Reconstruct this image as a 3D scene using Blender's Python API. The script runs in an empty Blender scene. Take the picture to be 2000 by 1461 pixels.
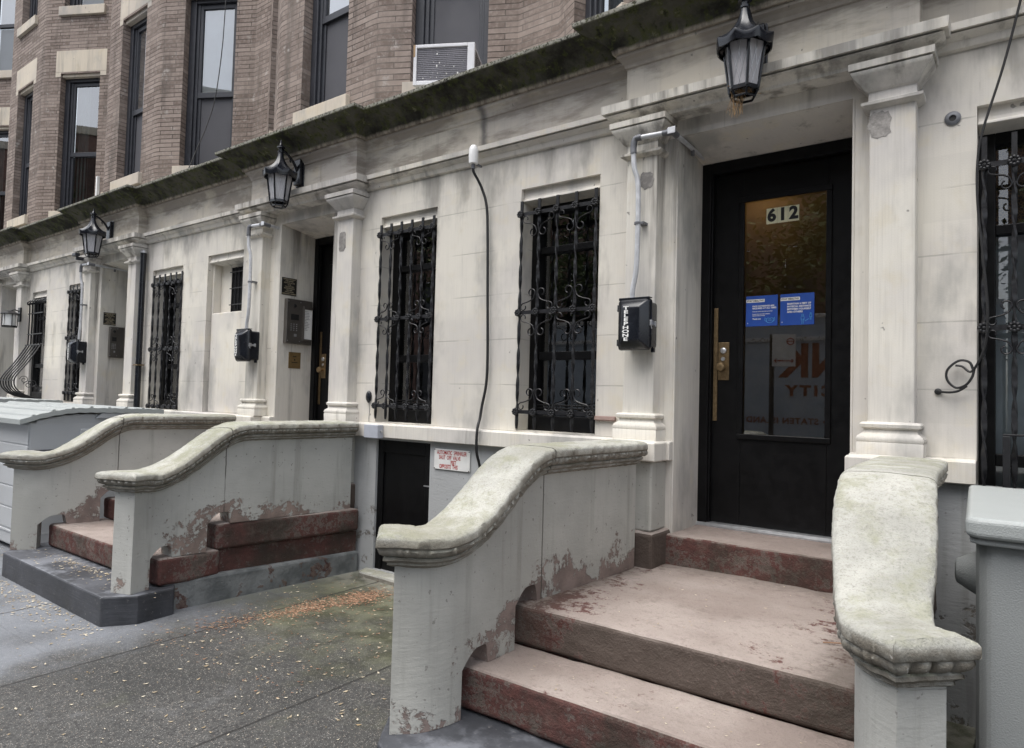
import bpy, bmesh, math, random
from mathutils import Vector, Matrix
S = bpy.context.scene
COL = S.collection
rad = math.radians
random.seed(7)

# ------------------------------------------------------------------ node helper
class NT:
    def __init__(s, name):
        s.m = bpy.data.materials.new(name); s.m.use_nodes = True
        s.t = s.m.node_tree; s.t.nodes.clear()
        s.o = s.t.nodes.new('ShaderNodeOutputMaterial')
        s._pos = None
    def n(s, typ, **kw):
        x = s.t.nodes.new(typ)
        for k, v in kw.items(): setattr(x, k, v)
        return x
    def put(s, sock, v):
        if isinstance(v, bpy.types.NodeSocket): s.t.links.new(v, sock)
        elif isinstance(v, (tuple, list)) and len(v) == 3 and sock.type == 'RGBA': sock.default_value = (*v, 1)
        else: sock.default_value = v
    def pos(s):
        if s._pos is None: s._pos = s.n('ShaderNodeNewGeometry').outputs['Position']
        return s._pos
    def uv(s): return s.n('ShaderNodeTexCoord').outputs['UV']
    def obj(s): return s.n('ShaderNodeTexCoord').outputs['Object']
    def xyz(s, v=None):
        x = s.n('ShaderNodeSeparateXYZ'); s.put(x.inputs[0], v or s.pos()); return x.outputs
    def comb(s, x=0., y=0., z=0.):
        c = s.n('ShaderNodeCombineXYZ')
        for i, v in enumerate((x, y, z)): s.put(c.inputs[i], v)
        return c.outputs[0]
    def vmul(s, v, k):
        x = s.n('ShaderNodeVectorMath', operation='MULTIPLY'); s.put(x.inputs[0], v); x.inputs[1].default_value = k; return x.outputs[0]
    def noise(s, sc, det=4., ro=.55, v=None, dist=0.):
        x = s.n('ShaderNodeTexNoise'); s.put(x.inputs['Vector'], v or s.pos())
        x.inputs['Scale'].default_value = sc; x.inputs['Detail'].default_value = det
        x.inputs['Roughness'].default_value = ro; x.inputs['Distortion'].default_value = dist
        return x.outputs['Fac']
    def voro(s, sc, v=None, feat='F1'):
        x = s.n('ShaderNodeTexVoronoi', feature=feat); s.put(x.inputs['Vector'], v or s.pos()); x.inputs['Scale'].default_value = sc
        return x.outputs
    def mr(s, v, a, b, c=0., d=1., smooth=True):
        x = s.n('ShaderNodeMapRange', interpolation_type='SMOOTHSTEP' if smooth else 'LINEAR')
        s.put(x.inputs[0], v)
        for i, q in enumerate((a, b, c, d)): s.put(x.inputs[i + 1], q)
        return x.outputs[0]
    def ma(s, op, a, b=0., c=None, clamp=False):
        x = s.n('ShaderNodeMath', operation=op, use_clamp=clamp); s.put(x.inputs[0], a); s.put(x.inputs[1], b)
        if c is not None: s.put(x.inputs[2], c)
        return x.outputs[0]
    def mix(s, f, a, b, bl='MIX'):
        x = s.n('ShaderNodeMix', data_type='RGBA', blend_type=bl)
        s.put(x.inputs[0], f); s.put(x.inputs[6], a); s.put(x.inputs[7], b); return x.outputs[2]
    def bump(s, h, st=.3, d=.01, nrm=None):
        x = s.n('ShaderNodeBump'); s.put(x.inputs['Height'], h); x.inputs['Strength'].default_value = st; x.inputs['Distance'].default_value = d
        if nrm is not None: s.put(x.inputs['Normal'], nrm)
        return x.outputs[0]
    def out(s, col, ro=.8, nrm=None, metal=0., spec=None, em=None, ems=0.):
        p = s.n('ShaderNodeBsdfPrincipled')
        s.put(p.inputs['Base Color'], col); s.put(p.inputs['Roughness'], ro); s.put(p.inputs['Metallic'], metal)
        if nrm is not None: s.put(p.inputs['Normal'], nrm)
        if spec is not None: p.inputs['Specular IOR Level'].default_value = spec
        if em is not None: s.put(p.inputs['Emission Color'], em); p.inputs['Emission Strength'].default_value = ems
        s.t.links.new(p.outputs[0], s.o.inputs[0]); return s.m

MAT = {}
def simple(name, col, ro=.6, metal=0., var=.12, bumpk=.15, sc=25., spec=None):
    n = NT(name)
    a = n.noise(sc, 4, .6); b = n.noise(2.3, 3)
    f = n.ma('ADD', n.ma('MULTIPLY', a, .5), n.ma('MULTIPLY', b, .5))
    lo = tuple(c * (1 - var) for c in col); hi = tuple(min(1, c * (1 + var)) for c in col)
    MAT[name] = n.out(n.mix(n.mr(f, .35, .65), lo, hi), n.mr(a, .3, .7, ro * .85, min(1, ro * 1.12)), n.bump(a, bumpk, .004), metal, spec)
    return MAT[name]

def stone_mat(name, base=(.68, .645, .57), joints=False, dirt=.5, dark=(.22, .205, .185), frieze=False):
    n = NT(name); P = n.pos(); X = n.xyz()
    big = n.noise(.9, 4, .6); mid = n.noise(5., 5, .62)
    streak = n.noise(1., 5, .62, n.vmul(P, (9., 9., .55)))
    fine = n.noise(1., 3, .6, n.vmul(P, (55., 55., 3.)))
    grain = n.noise(130., 3, .6)
    pale = tuple(min(1, c * 1.09) for c in base); warm = (base[0] * .98, base[1] * .935, base[2] * .83); grey = tuple(c * .88 for c in (base[0], base[1], base[2] * 1.06))
    c = n.mix(n.mr(big, .36, .62), grey, pale)
    c = n.mix(n.ma('MULTIPLY', n.mr(mid, .52, .72), .55), c, warm)
    # soot washed down in streaks, heavier high up under the mouldings
    hi = n.mr(X[2], 2.55, 3.45, 0., .10)
    thr = n.ma('SUBTRACT', .66 - .1 * dirt, hi)
    sm = n.mr(n.ma('ADD', n.ma('MULTIPLY', streak, .72), n.ma('MULTIPLY', big, .28)), thr, n.ma('ADD', thr, .16))
    c = n.mix(n.ma('MULTIPLY', sm, .55 + .3 * dirt), c, dark)
    c = n.mix(n.ma('MULTIPLY', n.mr(fine, .50, .75), .10), c, tuple(k * .8 for k in dark))
    if frieze:
        sw = n.noise(1., 6, .65, n.vmul(P, (1.1, 1.1, 5.0)), .15)
        top = n.mr(X[2], 3.50, 3.70)
        c = n.mix(n.ma('MULTIPLY', n.mr(n.ma('ADD', sw, n.ma('MULTIPLY', top, .16)), .50, .66), .72), c, (.20, .175, .15))
        c = n.mix(n.ma('MULTIPLY', n.mr(n.noise(2.4, 4, .6), .52, .68), .5), c, (.60, .545, .45))
        jn = n.ma('ABSOLUTE', n.ma('ADD', X[0], n.ma('ADD', 3.30, n.ma('MULTIPLY', n.noise(9., 3), .05))))
        c = n.mix(n.ma('MULTIPLY', n.mr(jn, .06, .0), n.mr(mid, .3, .5, .3, .9)), c, (.13, .125, .12))
    else:
        comb = n.noise(1., 3, .6, n.vmul(P, (110., 110., 1.5)))
        c = n.mix(n.ma('MULTIPLY', n.mr(comb, .45, .7), .13 if name == 'stone_pier' else .06), c, tuple(k * .9 for k in dark))
        blot = n.noise(1., 5, .62, n.vmul(P, (2.2, 2.2, 1.0)))
        c = n.mix(n.ma('MULTIPLY', n.mr(blot, .50, .70), .7), c, (.31, .305, .29))
    # small knocks
    v = n.noise(17., 2, .5)
    c = n.mix(n.ma('MULTIPLY', n.mr(v, .735, .76), .7), c, (.16, .15, .14))
    h = n.ma('ADD', n.ma('MULTIPLY', grain, .6), n.ma('MULTIPLY', fine, .4))
    nb = n.bump(h, .22, .006)
    if joints:
        z = n.ma('SUBTRACT', X[2], 1.604 - 3.37)
        z = n.ma('ADD', z, n.ma('MULTIPLY', n.noise(6., 2), .004))
        fr = n.ma('FRACT', n.ma('DIVIDE', z, .337))
        j = n.ma('LESS_THAN', n.ma('ABSOLUTE', n.ma('SUBTRACT', fr, .5)), .488)
        j = n.ma('SUBTRACT', 1., j)
        gate = n.mr(n.noise(3.1, 2), .40, .56)
        row = n.ma('FLOOR', n.ma('ADD', n.ma('DIVIDE', z, .337), .5))
        xo = n.ma('ADD', n.ma('DIVIDE', X[0], .93), n.ma('MULTIPLY', n.ma('FRACT', n.ma('MULTIPLY', row, .37)), 1.))
        wn = n.n('ShaderNodeTexWhiteNoise', noise_dimensions='2D'); n.put(wn.inputs['Vector'], n.comb(n.ma('FLOOR', xo), row, 0.))
        c = n.mix(n.ma('MULTIPLY', wn.outputs['Value'], .20), c, (.40, .385, .35))
        vj = n.mr(n.ma('ABSOLUTE', n.ma('SUBTRACT', n.ma('FRACT', xo), .5)), .4955, .4975)
        c = n.mix(n.ma('MULTIPLY', n.ma('MULTIPLY', vj, n.mr(n.noise(2.7, 2), .48, .6)), .22), c, (.2, .19, .17))
        # dark wash at heads of openings and under the course
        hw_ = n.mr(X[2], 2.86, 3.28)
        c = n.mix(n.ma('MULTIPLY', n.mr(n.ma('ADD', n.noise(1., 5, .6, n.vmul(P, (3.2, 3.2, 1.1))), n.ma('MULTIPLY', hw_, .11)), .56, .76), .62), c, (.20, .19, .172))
        j = n.ma('MULTIPLY', j, gate)
        c = n.mix(n.ma('MULTIPLY', j, .38), c, (.22, .21, .19))
        nb = n.bump(n.ma('SUBTRACT', 1., j), .5, .004, nb)
    MAT[name] = n.out(c, .86, nb, spec=.25); return MAT[name]
stone_mat('stone_wall', joints=True, dirt=.42)
stone_mat('stone_plain', dirt=.55)
stone_mat('stone_pier', base=(.63, .602, .54), dirt=1.15)
stone_mat('stone_sooty', base=(.50, .465, .40), dirt=.2, dark=(.15, .135, .115), frieze=True)
stone_mat('lintel_stone', base=(.56, .50, .41), dirt=.2)

def cornice_mat():
    n = NT('mossy_stone'); P = n.pos(); X = n.xyz()
    a = n.noise(3.2, 6, .65); b = n.noise(14., 5, .65); st = n.noise(1., 5, .65, n.vmul(P, (16., 16., 1.6)))
    c = n.mix(n.mr(a, .35, .62), (.028, .028, .024), (.10, .097, .078))
    c = n.mix(n.ma('MULTIPLY', n.mr(n.ma('ADD', n.ma('MULTIPLY', b, .5), n.ma('MULTIPLY', st, .5)), .47, .60), .8), c, (.075, .086, .028))
    c = n.mix(n.mr(st, .55, .72), c, (.022, .022, .02))
    # lichen crust on the very top edge
    e = n.ma('MULTIPLY', n.mr(X[2], 3.885, 3.905), n.mr(n.noise(45., 4, .7), .38, .55))
    c = n.mix(e, c, (.37, .36, .31))
    lo = n.mr(n.ma('ADD', X[2], n.ma('MULTIPLY', b, .03)), 3.785, 3.762)
    c = n.mix(n.ma('MULTIPLY', lo, .85), c, n.mix(n.mr(st, .35, .65), (.17, .145, .12), (.43, .38, .31)))
    c = n.mix(n.ma('MULTIPLY', n.mr(b, .60, .7), .35), c, (.27, .25, .2))
    h = n.ma('ADD', n.ma('MULTIPLY', b, .6), n.ma('MULTIPLY', n.noise(70., 4, .7), .4))
    MAT['mossy_stone'] = n.out(c, .95, n.bump(h, .7, .015), spec=.1)
cornice_mat()

def brick_mat():
    n = NT('roman_brick'); uv = n.uv()
    b = n.n('ShaderNodeTexBrick', offset=.5, squash=1.)
    n.put(b.inputs['Vector'], uv); b.inputs['Scale'].default_value = 1.
    b.inputs['Color1'].default_value = (0, 0, 0, 1); b.inputs['Color2'].default_value = (1, 1, 1, 1); b.inputs['Mortar'].default_value = (.5, .5, .5, 1)
    b.inputs['Mortar Size'].default_value = .0045; b.inputs['Mortar Smooth'].default_value = .15
    b.inputs['Bias'].default_value = 0.; b.inputs['Brick Width'].default_value = .34; b.inputs['Row Height'].default_value = .054
    fac = b.outputs['Fac']; rnd = b.outputs['Color']
    v = n.noise(2.2, 5, .6); w = n.noise(26., 4, .6); soot = n.noise(1., 4, .6, n.vmul(n.pos(), (5, 5, .8)))
    c = n.mix(n.mr(rnd, 0., 1., smooth=False), (.172, .134, .115), (.308, .252, .22))
    c = n.mix(n.ma('MULTIPLY', n.mr(w, .4, .7), .45), c, (.37, .31, .275))
    c = n.mix(n.ma('MULTIPLY', n.mr(soot, .5, .72), .6), c, (.10, .085, .075))
    c = n.mix(n.ma('MULTIPLY', n.mr(n.noise(8., 5, .7), .58, .70), .6), c, (.46, .43, .40))
    m = n.mix(n.mr(v, .4, .62), (.075, .062, .055), (.19, .165, .145))
    c = n.mix(fac, c, m)
    h = n.ma('ADD', n.ma('MULTIPLY', n.ma('SUBTRACT', 1., fac), 1.), n.ma('MULTIPLY', w, .35))
    MAT['roman_brick'] = n.out(c, .88, n.bump(h, .8, .008), spec=.2)
brick_mat()

def peel_mat(name, paint, under, amt=0., stairs=True, yshift=0.):
    n = NT(name); P = n.pos(); X = n.xyz()
    big = n.noise(1.3, 4, .6); mid = n.noise(4.2, 7, .68, dist=.35); fine = n.noise(60., 4, .65); rip = n.noise(1., 4, .6, n.vmul(P, (14., 14., 60.)))
    streak = n.noise(1., 4, .6, n.vmul(P, (12., 12., .8)))
    lo = tuple(c * .86 for c in paint); hi = tuple(min(1, c * 1.1) for c in paint)
    c = n.mix(n.mr(big, .36, .64), lo, hi)
    c = n.mix(n.ma('MULTIPLY', n.mr(streak, .52, .74), .35), c, (.155, .152, .125))
    zl = n.ma('MINIMUM', n.ma('ADD', n.ma('MULTIPLY', X[1], .53), .52 + 1.33 * .53 + yshift), .52)
    zl = n.ma('MAXIMUM', zl, .14)
    d = n.ma('SUBTRACT', X[2], zl)
    bias = n.ma('SUBTRACT', n.mr(d, 0.02, .42, .17 + amt, -.12 + amt, False), n.mr(X[1], -1.62, -1.78, 0., .10))
    mask = n.mr(n.ma('ADD', n.ma('ADD', n.ma('MULTIPLY', mid, .70), n.ma('MULTIPLY', n.noise(22., 6, .75, dist=.5), .30)), bias), .605, .625)
    crumb = n.mr(n.ma('ADD', n.noise(19., 6, .72, dist=.6), n.mr(d, .0, .5, .12, -.12, False)), .60, .63)
    mask = n.ma('MAXIMUM', mask, n.ma('MULTIPLY', crumb, n.mr(n.ma('ADD', mid, bias), .545, .60)))
    u = n.mix(n.mr(n.noise(7., 5, .6), .35, .65), tuple(c * .8 for c in under), tuple(c * 1.2 for c in under))
    c = n.mix(mask, c, u)
    c = n.mix(n.ma('MULTIPLY', n.mr(n.noise(38., 3, .5), .67, .71), .5), c, (.12, .11, .10))
    if stairs:
        jt = n.mr(n.ma('ABSOLUTE', n.ma('ADD', X[1], n.ma('ADD', 1.195, n.ma('MULTIPLY', n.noise(15., 2), .006)))), .006, .0025)
        c = n.mix(n.ma('MULTIPLY', jt, n.mr(n.noise(3.3, 3), .35, .5, .25, .85)), c, (.07, .065, .055))
    h = n.ma('ADD', n.ma('MULTIPLY', rip, .34), n.ma('MULTIPLY', fine, .26))
    b1 = n.bump(h, .6, .009)
    MAT[name] = n.out(c, .8, n.bump(n.ma('SUBTRACT', 1., mask), .7, .006, b1), spec=.3)
peel_mat('cheek_paint', (.425, .422, .39), (.235, .185, .165), -.02)
peel_mat('cheek_paint_worn', (.42, .42, .395), (.245, .19, .165), -.055)
peel_mat('basement_paint', (.42, .43, .435), (.24, .225, .205), -.15)

def cap_mat():
    n = NT('cap_stone'); P = n.pos(); g = n.n('ShaderNodeNewGeometry'); up = n.xyz(g.outputs['Normal'])[2]
    a = n.noise(2.6, 5, .65); b = n.noise(9., 6, .7); f = n.noise(95., 4, .7); sp = n.noise(55., 5, .75)
    c = n.mix(n.mr(a, .35, .65), (.33, .328, .298), (.47, .465, .425))
    top = n.mr(up, .35, .8)
    c = n.mix(n.ma('MULTIPLY', n.ma('MULTIPLY', n.mr(n.ma('ADD', n.ma('MULTIPLY', b, .6), n.ma('MULTIPLY', n.noise(2.1, 3), .4)), .44, .60), top), .6), c, (.25, .255, .165))
    c = n.mix(n.ma('MULTIPLY', n.mr(n.noise(1.7, 4, .6), .52, .68), .5), c, (.27, .26, .20))
    c = n.mix(n.ma('MULTIPLY', n.mr(sp, .50, .68), .42), c, (.19, .185, .155))
    c = n.mix(n.ma('MULTIPLY', n.mr(n.noise(150., 3, .7), .52, .68), .35), c, (.13, .13, .11))
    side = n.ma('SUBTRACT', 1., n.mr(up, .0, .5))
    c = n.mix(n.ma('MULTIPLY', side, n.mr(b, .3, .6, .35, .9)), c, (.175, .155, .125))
    c = n.mix(n.ma('MULTIPLY', n.mr(n.noise(33., 2, .5), .74, .76), .6), c, (.6, .58, .54))
    jt = n.mr(n.ma('ABSOLUTE', n.ma('ADD', n.xyz()[1], n.ma('ADD', 1.20, n.ma('MULTIPLY', n.noise(25., 2), .012)))), .007, .003)
    c = n.mix(n.ma('MULTIPLY', jt, .8), c, (.06, .055, .045))
    h = n.ma('ADD', n.ma('MULTIPLY', f, .6), n.ma('MULTIPLY', sp, .6))
    MAT['cap_stone'] = n.out(c, .93, n.bump(h, .65, .012), spec=.15)
cap_mat()

def step_mat(name, redness, topred):
    n = NT(name); P = n.pos(); g = n.n('ShaderNodeNewGeometry'); up = n.xyz(g.outputs['Normal'])[2]
    mid = n.noise(2.7, 7, .7, dist=.3); tex = n.noise(21., 6, .75); f = n.noise(85., 4, .7); big = n.noise(1.1, 3)
    stone = n.mix(n.mr(big, .38, .62), (.255, .210, .188), (.37, .318, .288))
    stone = n.mix(n.ma('MULTIPLY', n.mr(tex, .5, .66), .4), stone, (.20, .16, .145))
    red = n.mix(n.mr(tex, .35, .65), (.060, .021, .019), (.105, .037, .032))
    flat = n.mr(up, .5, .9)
    thr = n.mr(flat, 0., 1., redness, topred, False)
    xe = n.mr(n.ma('ABSOLUTE', n.ma('ADD', n.xyz()[0], 1.2)), .15, .62, -.05, .075, False) if name == 'worn_step' else 0.
    mk = n.ma('ADD', n.ma('ADD', n.ma('MULTIPLY', mid, .50), n.ma('MULTIPLY', tex, .32)), n.ma('MULTIPLY', n.noise(64., 4, .7), .18))
    mk = n.mr(n.ma('ADD', mk, xe), thr, n.ma('ADD', thr, .06))
    mk = n.ma('MULTIPLY', mk, .92)
    c = n.mix(mk, stone, red)
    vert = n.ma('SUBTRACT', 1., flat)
    c = n.mix(n.ma('MULTIPLY', n.ma('MULTIPLY', vert, n.ma('SUBTRACT', 1., mk)), .92), c, (.088, .068, .057))  # bare upright faces darkened: riser shading put into the colour, along with soot
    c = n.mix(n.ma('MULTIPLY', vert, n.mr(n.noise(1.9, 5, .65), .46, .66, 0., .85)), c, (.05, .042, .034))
    if name == 'worn_step':
        dc = n.mr(n.ma('ADD', n.ma('MAXIMUM', n.mr(n.ma('ABSOLUTE', n.ma('ADD', n.xyz()[0], 1.2)), .40, .66, 0., .5, False), n.mr(n.xyz()[1], -.45, -.05, 0., .5, False)), n.ma('MULTIPLY', tex, .6)), .48, .85)
        c = n.mix(n.ma('MULTIPLY', dc, .55), c, (.10, .085, .07))
    c = n.mix(n.ma('MULTIPLY', n.mr(n.noise(5.5, 6, .72), .56, .68), .35), c, (.15, .125, .105))
    c = n.mix(n.ma('MULTIPLY', n.mr(f, .66, .72), .3), c, (.5, .46, .43))
    c = n.mix(n.ma('MULTIPLY', n.mr(n.noise(120., 3, .6), .6, .7), .4), c, (.1, .08, .07))
    h = n.ma('ADD', n.ma('MULTIPLY', f, .5), n.ma('MULTIPLY', tex, .8))
    MAT[name] = n.out(c, .85, n.bump(h, .9, .012), spec=.2)
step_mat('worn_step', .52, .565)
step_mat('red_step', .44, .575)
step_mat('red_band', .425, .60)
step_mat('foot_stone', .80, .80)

def slab_mat():
    n = NT('dark_slab'); P = n.pos(); X = n.xyz(); g = n.n('ShaderNodeNewGeometry'); up = n.xyz(g.outputs['Normal'])[2]
    a = n.noise(2.1, 5, .6); b = n.noise(40., 4, .65); lay = n.noise(1., 4, .6, n.vmul(P, (3., 3., 60.)))
    c = n.mix(n.mr(a, .35, .65), (.028, .030, .035), (.062, .065, .075))
    c = n.mix(n.ma('MULTIPLY', n.mr(up, .5, .9), n.mr(n.noise(3.4, 5, .65), .45, .62, .10, .75)), c, (.20, .21, .235))
    c = n.mix(n.ma('MULTIPLY', n.mr(b, .62, .7), .3), c, (.32, .31, .3))
    MAT['dark_slab'] = n.out(c, n.mr(a, .3, .7, .42, .7), n.bump(n.ma('ADD', lay, n.ma('MULTIPLY', b, .5)), .4, .006), spec=.5)
slab_mat()

def walk_mat():
    n = NT('sidewalk_concrete'); P = n.pos(); X = n.xyz()
    big = n.noise(.8, 5, .6); mid = n.noise(3.7, 5, .65); pe = n.noise(110., 4, .7); v = n.voro(95.)
    c = n.mix(n.mr(big, .35, .65), (.040, .040, .038), (.068, .067, .064))
    c = n.mix(n.ma('MULTIPLY', n.mr(mid, .45, .65), .5), c, (.062, .06, .057))
    # exposed aggregate
    stn = n.mr(v['Distance'], .22, .34, 1., 0.)
    pick = n.mr(n.xyz(v['Color'])[0], .52, .6)
    c = n.mix(n.ma('MULTIPLY', n.ma('MULTIPLY', stn, pick), .8), c, n.mix(n.xyz(v['Color'])[1], (.33, .31, .28), (.22, .17, .135)))
    v2 = n.voro(170.)
    c = n.mix(n.ma('MULTIPLY', n.ma('MULTIPLY', n.mr(v2['Distance'], .2, .36, 1., 0.), n.mr(n.xyz(v2['Color'])[0], .66, .70)), .7), c, (.40, .39, .37))
    c = n.mix(n.ma('MULTIPLY', n.mr(n.xyz(n.voro(75.)['Color'])[2], .74, .8), .75), c, (.035, .034, .034))
    # paler, drier flags to the left
    pl = n.ma('MULTIPLY', n.mr(n.ma('ADD', X[0], n.ma('MULTIPLY', mid, .8)), -3.75, -4.35), n.mr(n.ma('ADD', n.noise(1.9, 4), n.ma('MULTIPLY', X[1], -.0)), .25, .6, .45, 1.))
    c = n.mix(n.ma('MULTIPLY', pl, .55), c, (.27, .29, .325))
    c = n.mix(n.ma('MULTIPLY', n.mr(n.noise(1.6, 4, .6), .62, .72), .16), c, (.30, .31, .33))
    # moss creeping out from the foot of the walls
    ms = n.ma('ADD', n.mr(X[1], -1.9, -.15, 0., .36, False), n.ma('MULTIPLY', n.noise(2.4, 5, .65), .55))
    ms = n.mr(ms, .31, .56)
    ms = n.ma('MULTIPLY', ms, n.mr(X[0], -4.9, -4.5))
    c = n.mix(n.ma('MULTIPLY', ms, .68), c, n.mix(n.mr(mid, .4, .6), (.055, .057, .026), (.14, .145, .085)))
    edge = n.ma('MULTIPLY', n.mr(X[1], -.55, -.1), n.mr(n.noise(6., 4), .35, .55))
    c = n.mix(n.ma('MULTIPLY', edge, .55), c, (.33, .32, .28))
    wob = n.ma('MULTIPLY', n.noise(9., 3), .012)
    xs = n.ma('ADD', n.ma('SUBTRACT', X[0], n.ma('MULTIPLY', X[1], .025)), wob)
    fr = n.ma('FRACT', n.ma('DIVIDE', n.ma('ADD', xs, 4.18 + 13.4), 1.34))
    jx = n.mr(n.ma('ABSOLUTE', n.ma('SUBTRACT', fr, .5)), .4925, .4965)
    fy = n.ma('FRACT', n.ma('DIVIDE', n.ma('ADD', n.ma('ADD', X[1], wob), 2.36 + 15.), 1.5))
    jy = n.ma('MULTIPLY', n.mr(n.ma('ABSOLUTE', n.ma('SUBTRACT', fy, .5)), .4945, .497), .10)
    j = n.ma('MAXIMUM', jx, jy)
    c = n.mix(n.ma('MULTIPLY', j, .85), c, (.02, .019, .018))
    h = n.ma('ADD', n.ma('MULTIPLY', pe, .6), n.ma('MULTIPLY', stn, .4))
    b = n.bump(h, .55, .008)
    MAT['sidewalk_concrete'] = n.out(c, n.mr(mid, .35, .65, .5, .78), n.bump(n.ma('SUBTRACT', 1., j), .6, .01, b), spec=.4)
walk_mat()

def glass_mat(name, ior=1.55, tint=(.9, .93, .92), boost=1.0):
    n = NT(name)
    f = n.n('ShaderNodeFresnel'); f.inputs[0].default_value = ior
    fac = n.ma('MULTIPLY', f.outputs[0], boost, clamp=True)
    g = n.n('ShaderNodeBsdfGlossy'); g.inputs['Roughness'].default_value = .01; g.inputs['Color'].default_value = (1, 1, 1, 1)
    t = n.n('ShaderNodeBsdfTransparent'); t.inputs[0].default_value = (*tint, 1)
    m = n.n('ShaderNodeMixShader'); n.put(m.inputs[0], fac); n.t.links.new(t.outputs[0], m.inputs[1]); n.t.links.new(g.outputs[0], m.inputs[2])
    n.t.links.new(m.outputs[0], n.o.inputs[0]); MAT[name] = n.m
glass_mat('clear_glass', 1.6, boost=1.9)
glass_mat('sky_glass', 1.6, boost=4.2)
glass_mat('dark_glass', 1.6, boost=2.9)

def flash_mat():
    n = NT('flashing_paint'); P = n.pos()
    a = n.noise(3.1, 6, .7, dist=.5); b = n.noise(30., 4, .65)
    c = n.mix(n.mr(n.noise(5., 4), .38, .62), (.10, .108, .11), (.19, .20, .20))
    m = n.mr(n.ma('ADD', n.ma('MULTIPLY', a, .8), n.ma('MULTIPLY', b, .2)), .55, .565)
    c = n.mix(m, c, n.mix(n.mr(b, .4, .6), (.055, .022, .02), (.13, .095, .08)))
    MAT['flashing_paint'] = n.out(c, .6, n.bump(n.ma('ADD', b, n.ma('MULTIPLY', a, 2.)), .6, .012))
flash_mat()
simple('plaster_scar', (.27, .255, .24), .9, var=.35, bumpk=.9, sc=45.)
simple('black_iron', (.012, .012, .014), .40, var=.3, bumpk=.12, sc=60., spec=.5)
simple('black_paint', (.0045, .0045, .005), .42, var=.3, bumpk=.2, sc=18., spec=.22)
simple('black_enamel', (.009, .0105, .015), .25, var=.25, bumpk=.0, sc=14.)
simple('window_paint', (.030, .032, .040), .45, var=.2)
simple('screen_grey', (.068, .068, .078), .7, var=.10, bumpk=.0, sc=3.)
simple('shade_white', (.74, .78, .82), .8, var=.05, bumpk=.05, sc=4.)
simple('shade_pale', (.55, .60, .64), .8, var=.15, bumpk=.05, sc=4.)
simple('shade_grey', (.23, .25, .265), .8, var=.08, bumpk=.05, sc=4.)
simple('curtain_green', (.13, .155, .15), .8, var=.2, bumpk=.1, sc=5.)
simple('dark_room', (.012, .012, .012), .9)
simple('tan_wall', (.17, .125, .07), .8, var=.25, sc=6.)
simple('grey_resin', (.46, .475, .49), .52, var=.05, bumpk=.65, sc=230.)
simple('resin_lid', (.33, .35, .345), .55, var=.06, bumpk=.5, sc=200.)
simple('sage_resin', (.27, .285, .285), .5, var=.06, bumpk=.55, sc=200.)
simple('white_plastic', (.78, .78, .77), .35, var=.04, bumpk=.05)
simple('galvanised', (.58, .59, .61), .42, .25, var=.15, bumpk=.1)
simple('fitting_metal', (.17, .175, .19), .55, .4, var=.2)
simple('aluminium', (.55, .56, .58), .4, .8, var=.12)
simple('steel_panel', (.20, .185, .17), .35, .8, var=.12, sc=8.)
simple('brass', (.30, .215, .12), .38, .85, var=.3, sc=40.)
simple('brass_plate', (.25, .165, .07), .5, .5, var=.2, sc=40.)
simple('black_plaque', (.012, .011, .010), .4)
simple('letter_white', (.82, .82, .80), .6, var=.05)
simple('letter_gold', (.42, .36, .25), .6)
simple('letter_red', (.42, .035, .03), .6, var=.15)
simple('letter_black', (.012, .012, .012), .6)
simple('poster_blue', (.018, .075, .36), .45, var=.08)
simple('poster_cyan', (.12, .42, .75), .5)
simple('number_card', (.74, .72, .50), .6, var=.05)
simple('sign_white', (.72, .72, .70), .5, var=.08, sc=10.)
simple('box_grey', (.40, .42, .47), .5, var=.06)
simple('frosted_pane', (.44, .43, .45), .35, var=.12, sc=7., bumpk=.15)
simple('lead_line', (.09, .09, .10), .5)
simple('cable_black', (.012, .012, .013), .5)
simple('ac_white', (.70, .70, .73), .4, var=.06)
simple('ac_grille', (.22, .215, .24), .55, var=.25, sc=90.)
simple('rust_tan', (.40, .27, .15), .8, var=.25)
simple('droppings', (.75, .74, .72), .8)
simple('straw', (.38, .24, .12), .9, var=.5, sc=60.)
simple('rosy_chip', (.27, .19, .165), .9, var=.2)
simple('asphalt', (.05, .05, .052), .85, var=.25, bumpk=.6, sc=90.)
simple('kerb_stone', (.24, .235, .23), .85, var=.2, bumpk=.4, sc=60.)
simple('truck_white', (.40, .46, .53), .4, var=.05, sc=2.)
simple('truck_letter', (.22, .06, .03), .55, var=.08)
simple('truck_trim', (.66, .67, .68), .3, .6)
simple('tyre', (.015, .015, .015), .8)
simple('bark', (.07, .055, .04), .95, var=.35, bumpk=.9, sc=18.)
simple('far_brick', (.17, .10, .08), .9, var=.3, sc=9.)
simple('sign_red', (.35, .03, .03), .5)
simple('wood_brown', (.10, .055, .03), .5, var=.3)

def mesh_mat():
    n = NT('gold_mesh'); v = n.voro(60., feat='DISTANCE_TO_EDGE')
    n2 = n.mr(v['Distance'], .05, .09)
    MAT['gold_mesh'] = n.out(n.mix(n2, (.20, .13, .04), (.03, .022, .012)), .6)
mesh_mat()
def leaf_mat(name, c0, c1, tr=.25):
    n = NT(name); g = n.n('ShaderNodeNewGeometry')
    c = n.mix(g.outputs['Random Per Island'], c0, c1)
    MAT[name] = n.out(c, .7, spec=.3)
leaf_mat('foliage', (.030, .050, .012), (.10, .13, .035))
leaf_mat('litter_rust', (.17, .075, .045), (.44, .29, .19))
leaf_mat('litter_pale', (.30, .22, .12), (.62, .56, .44))

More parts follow.
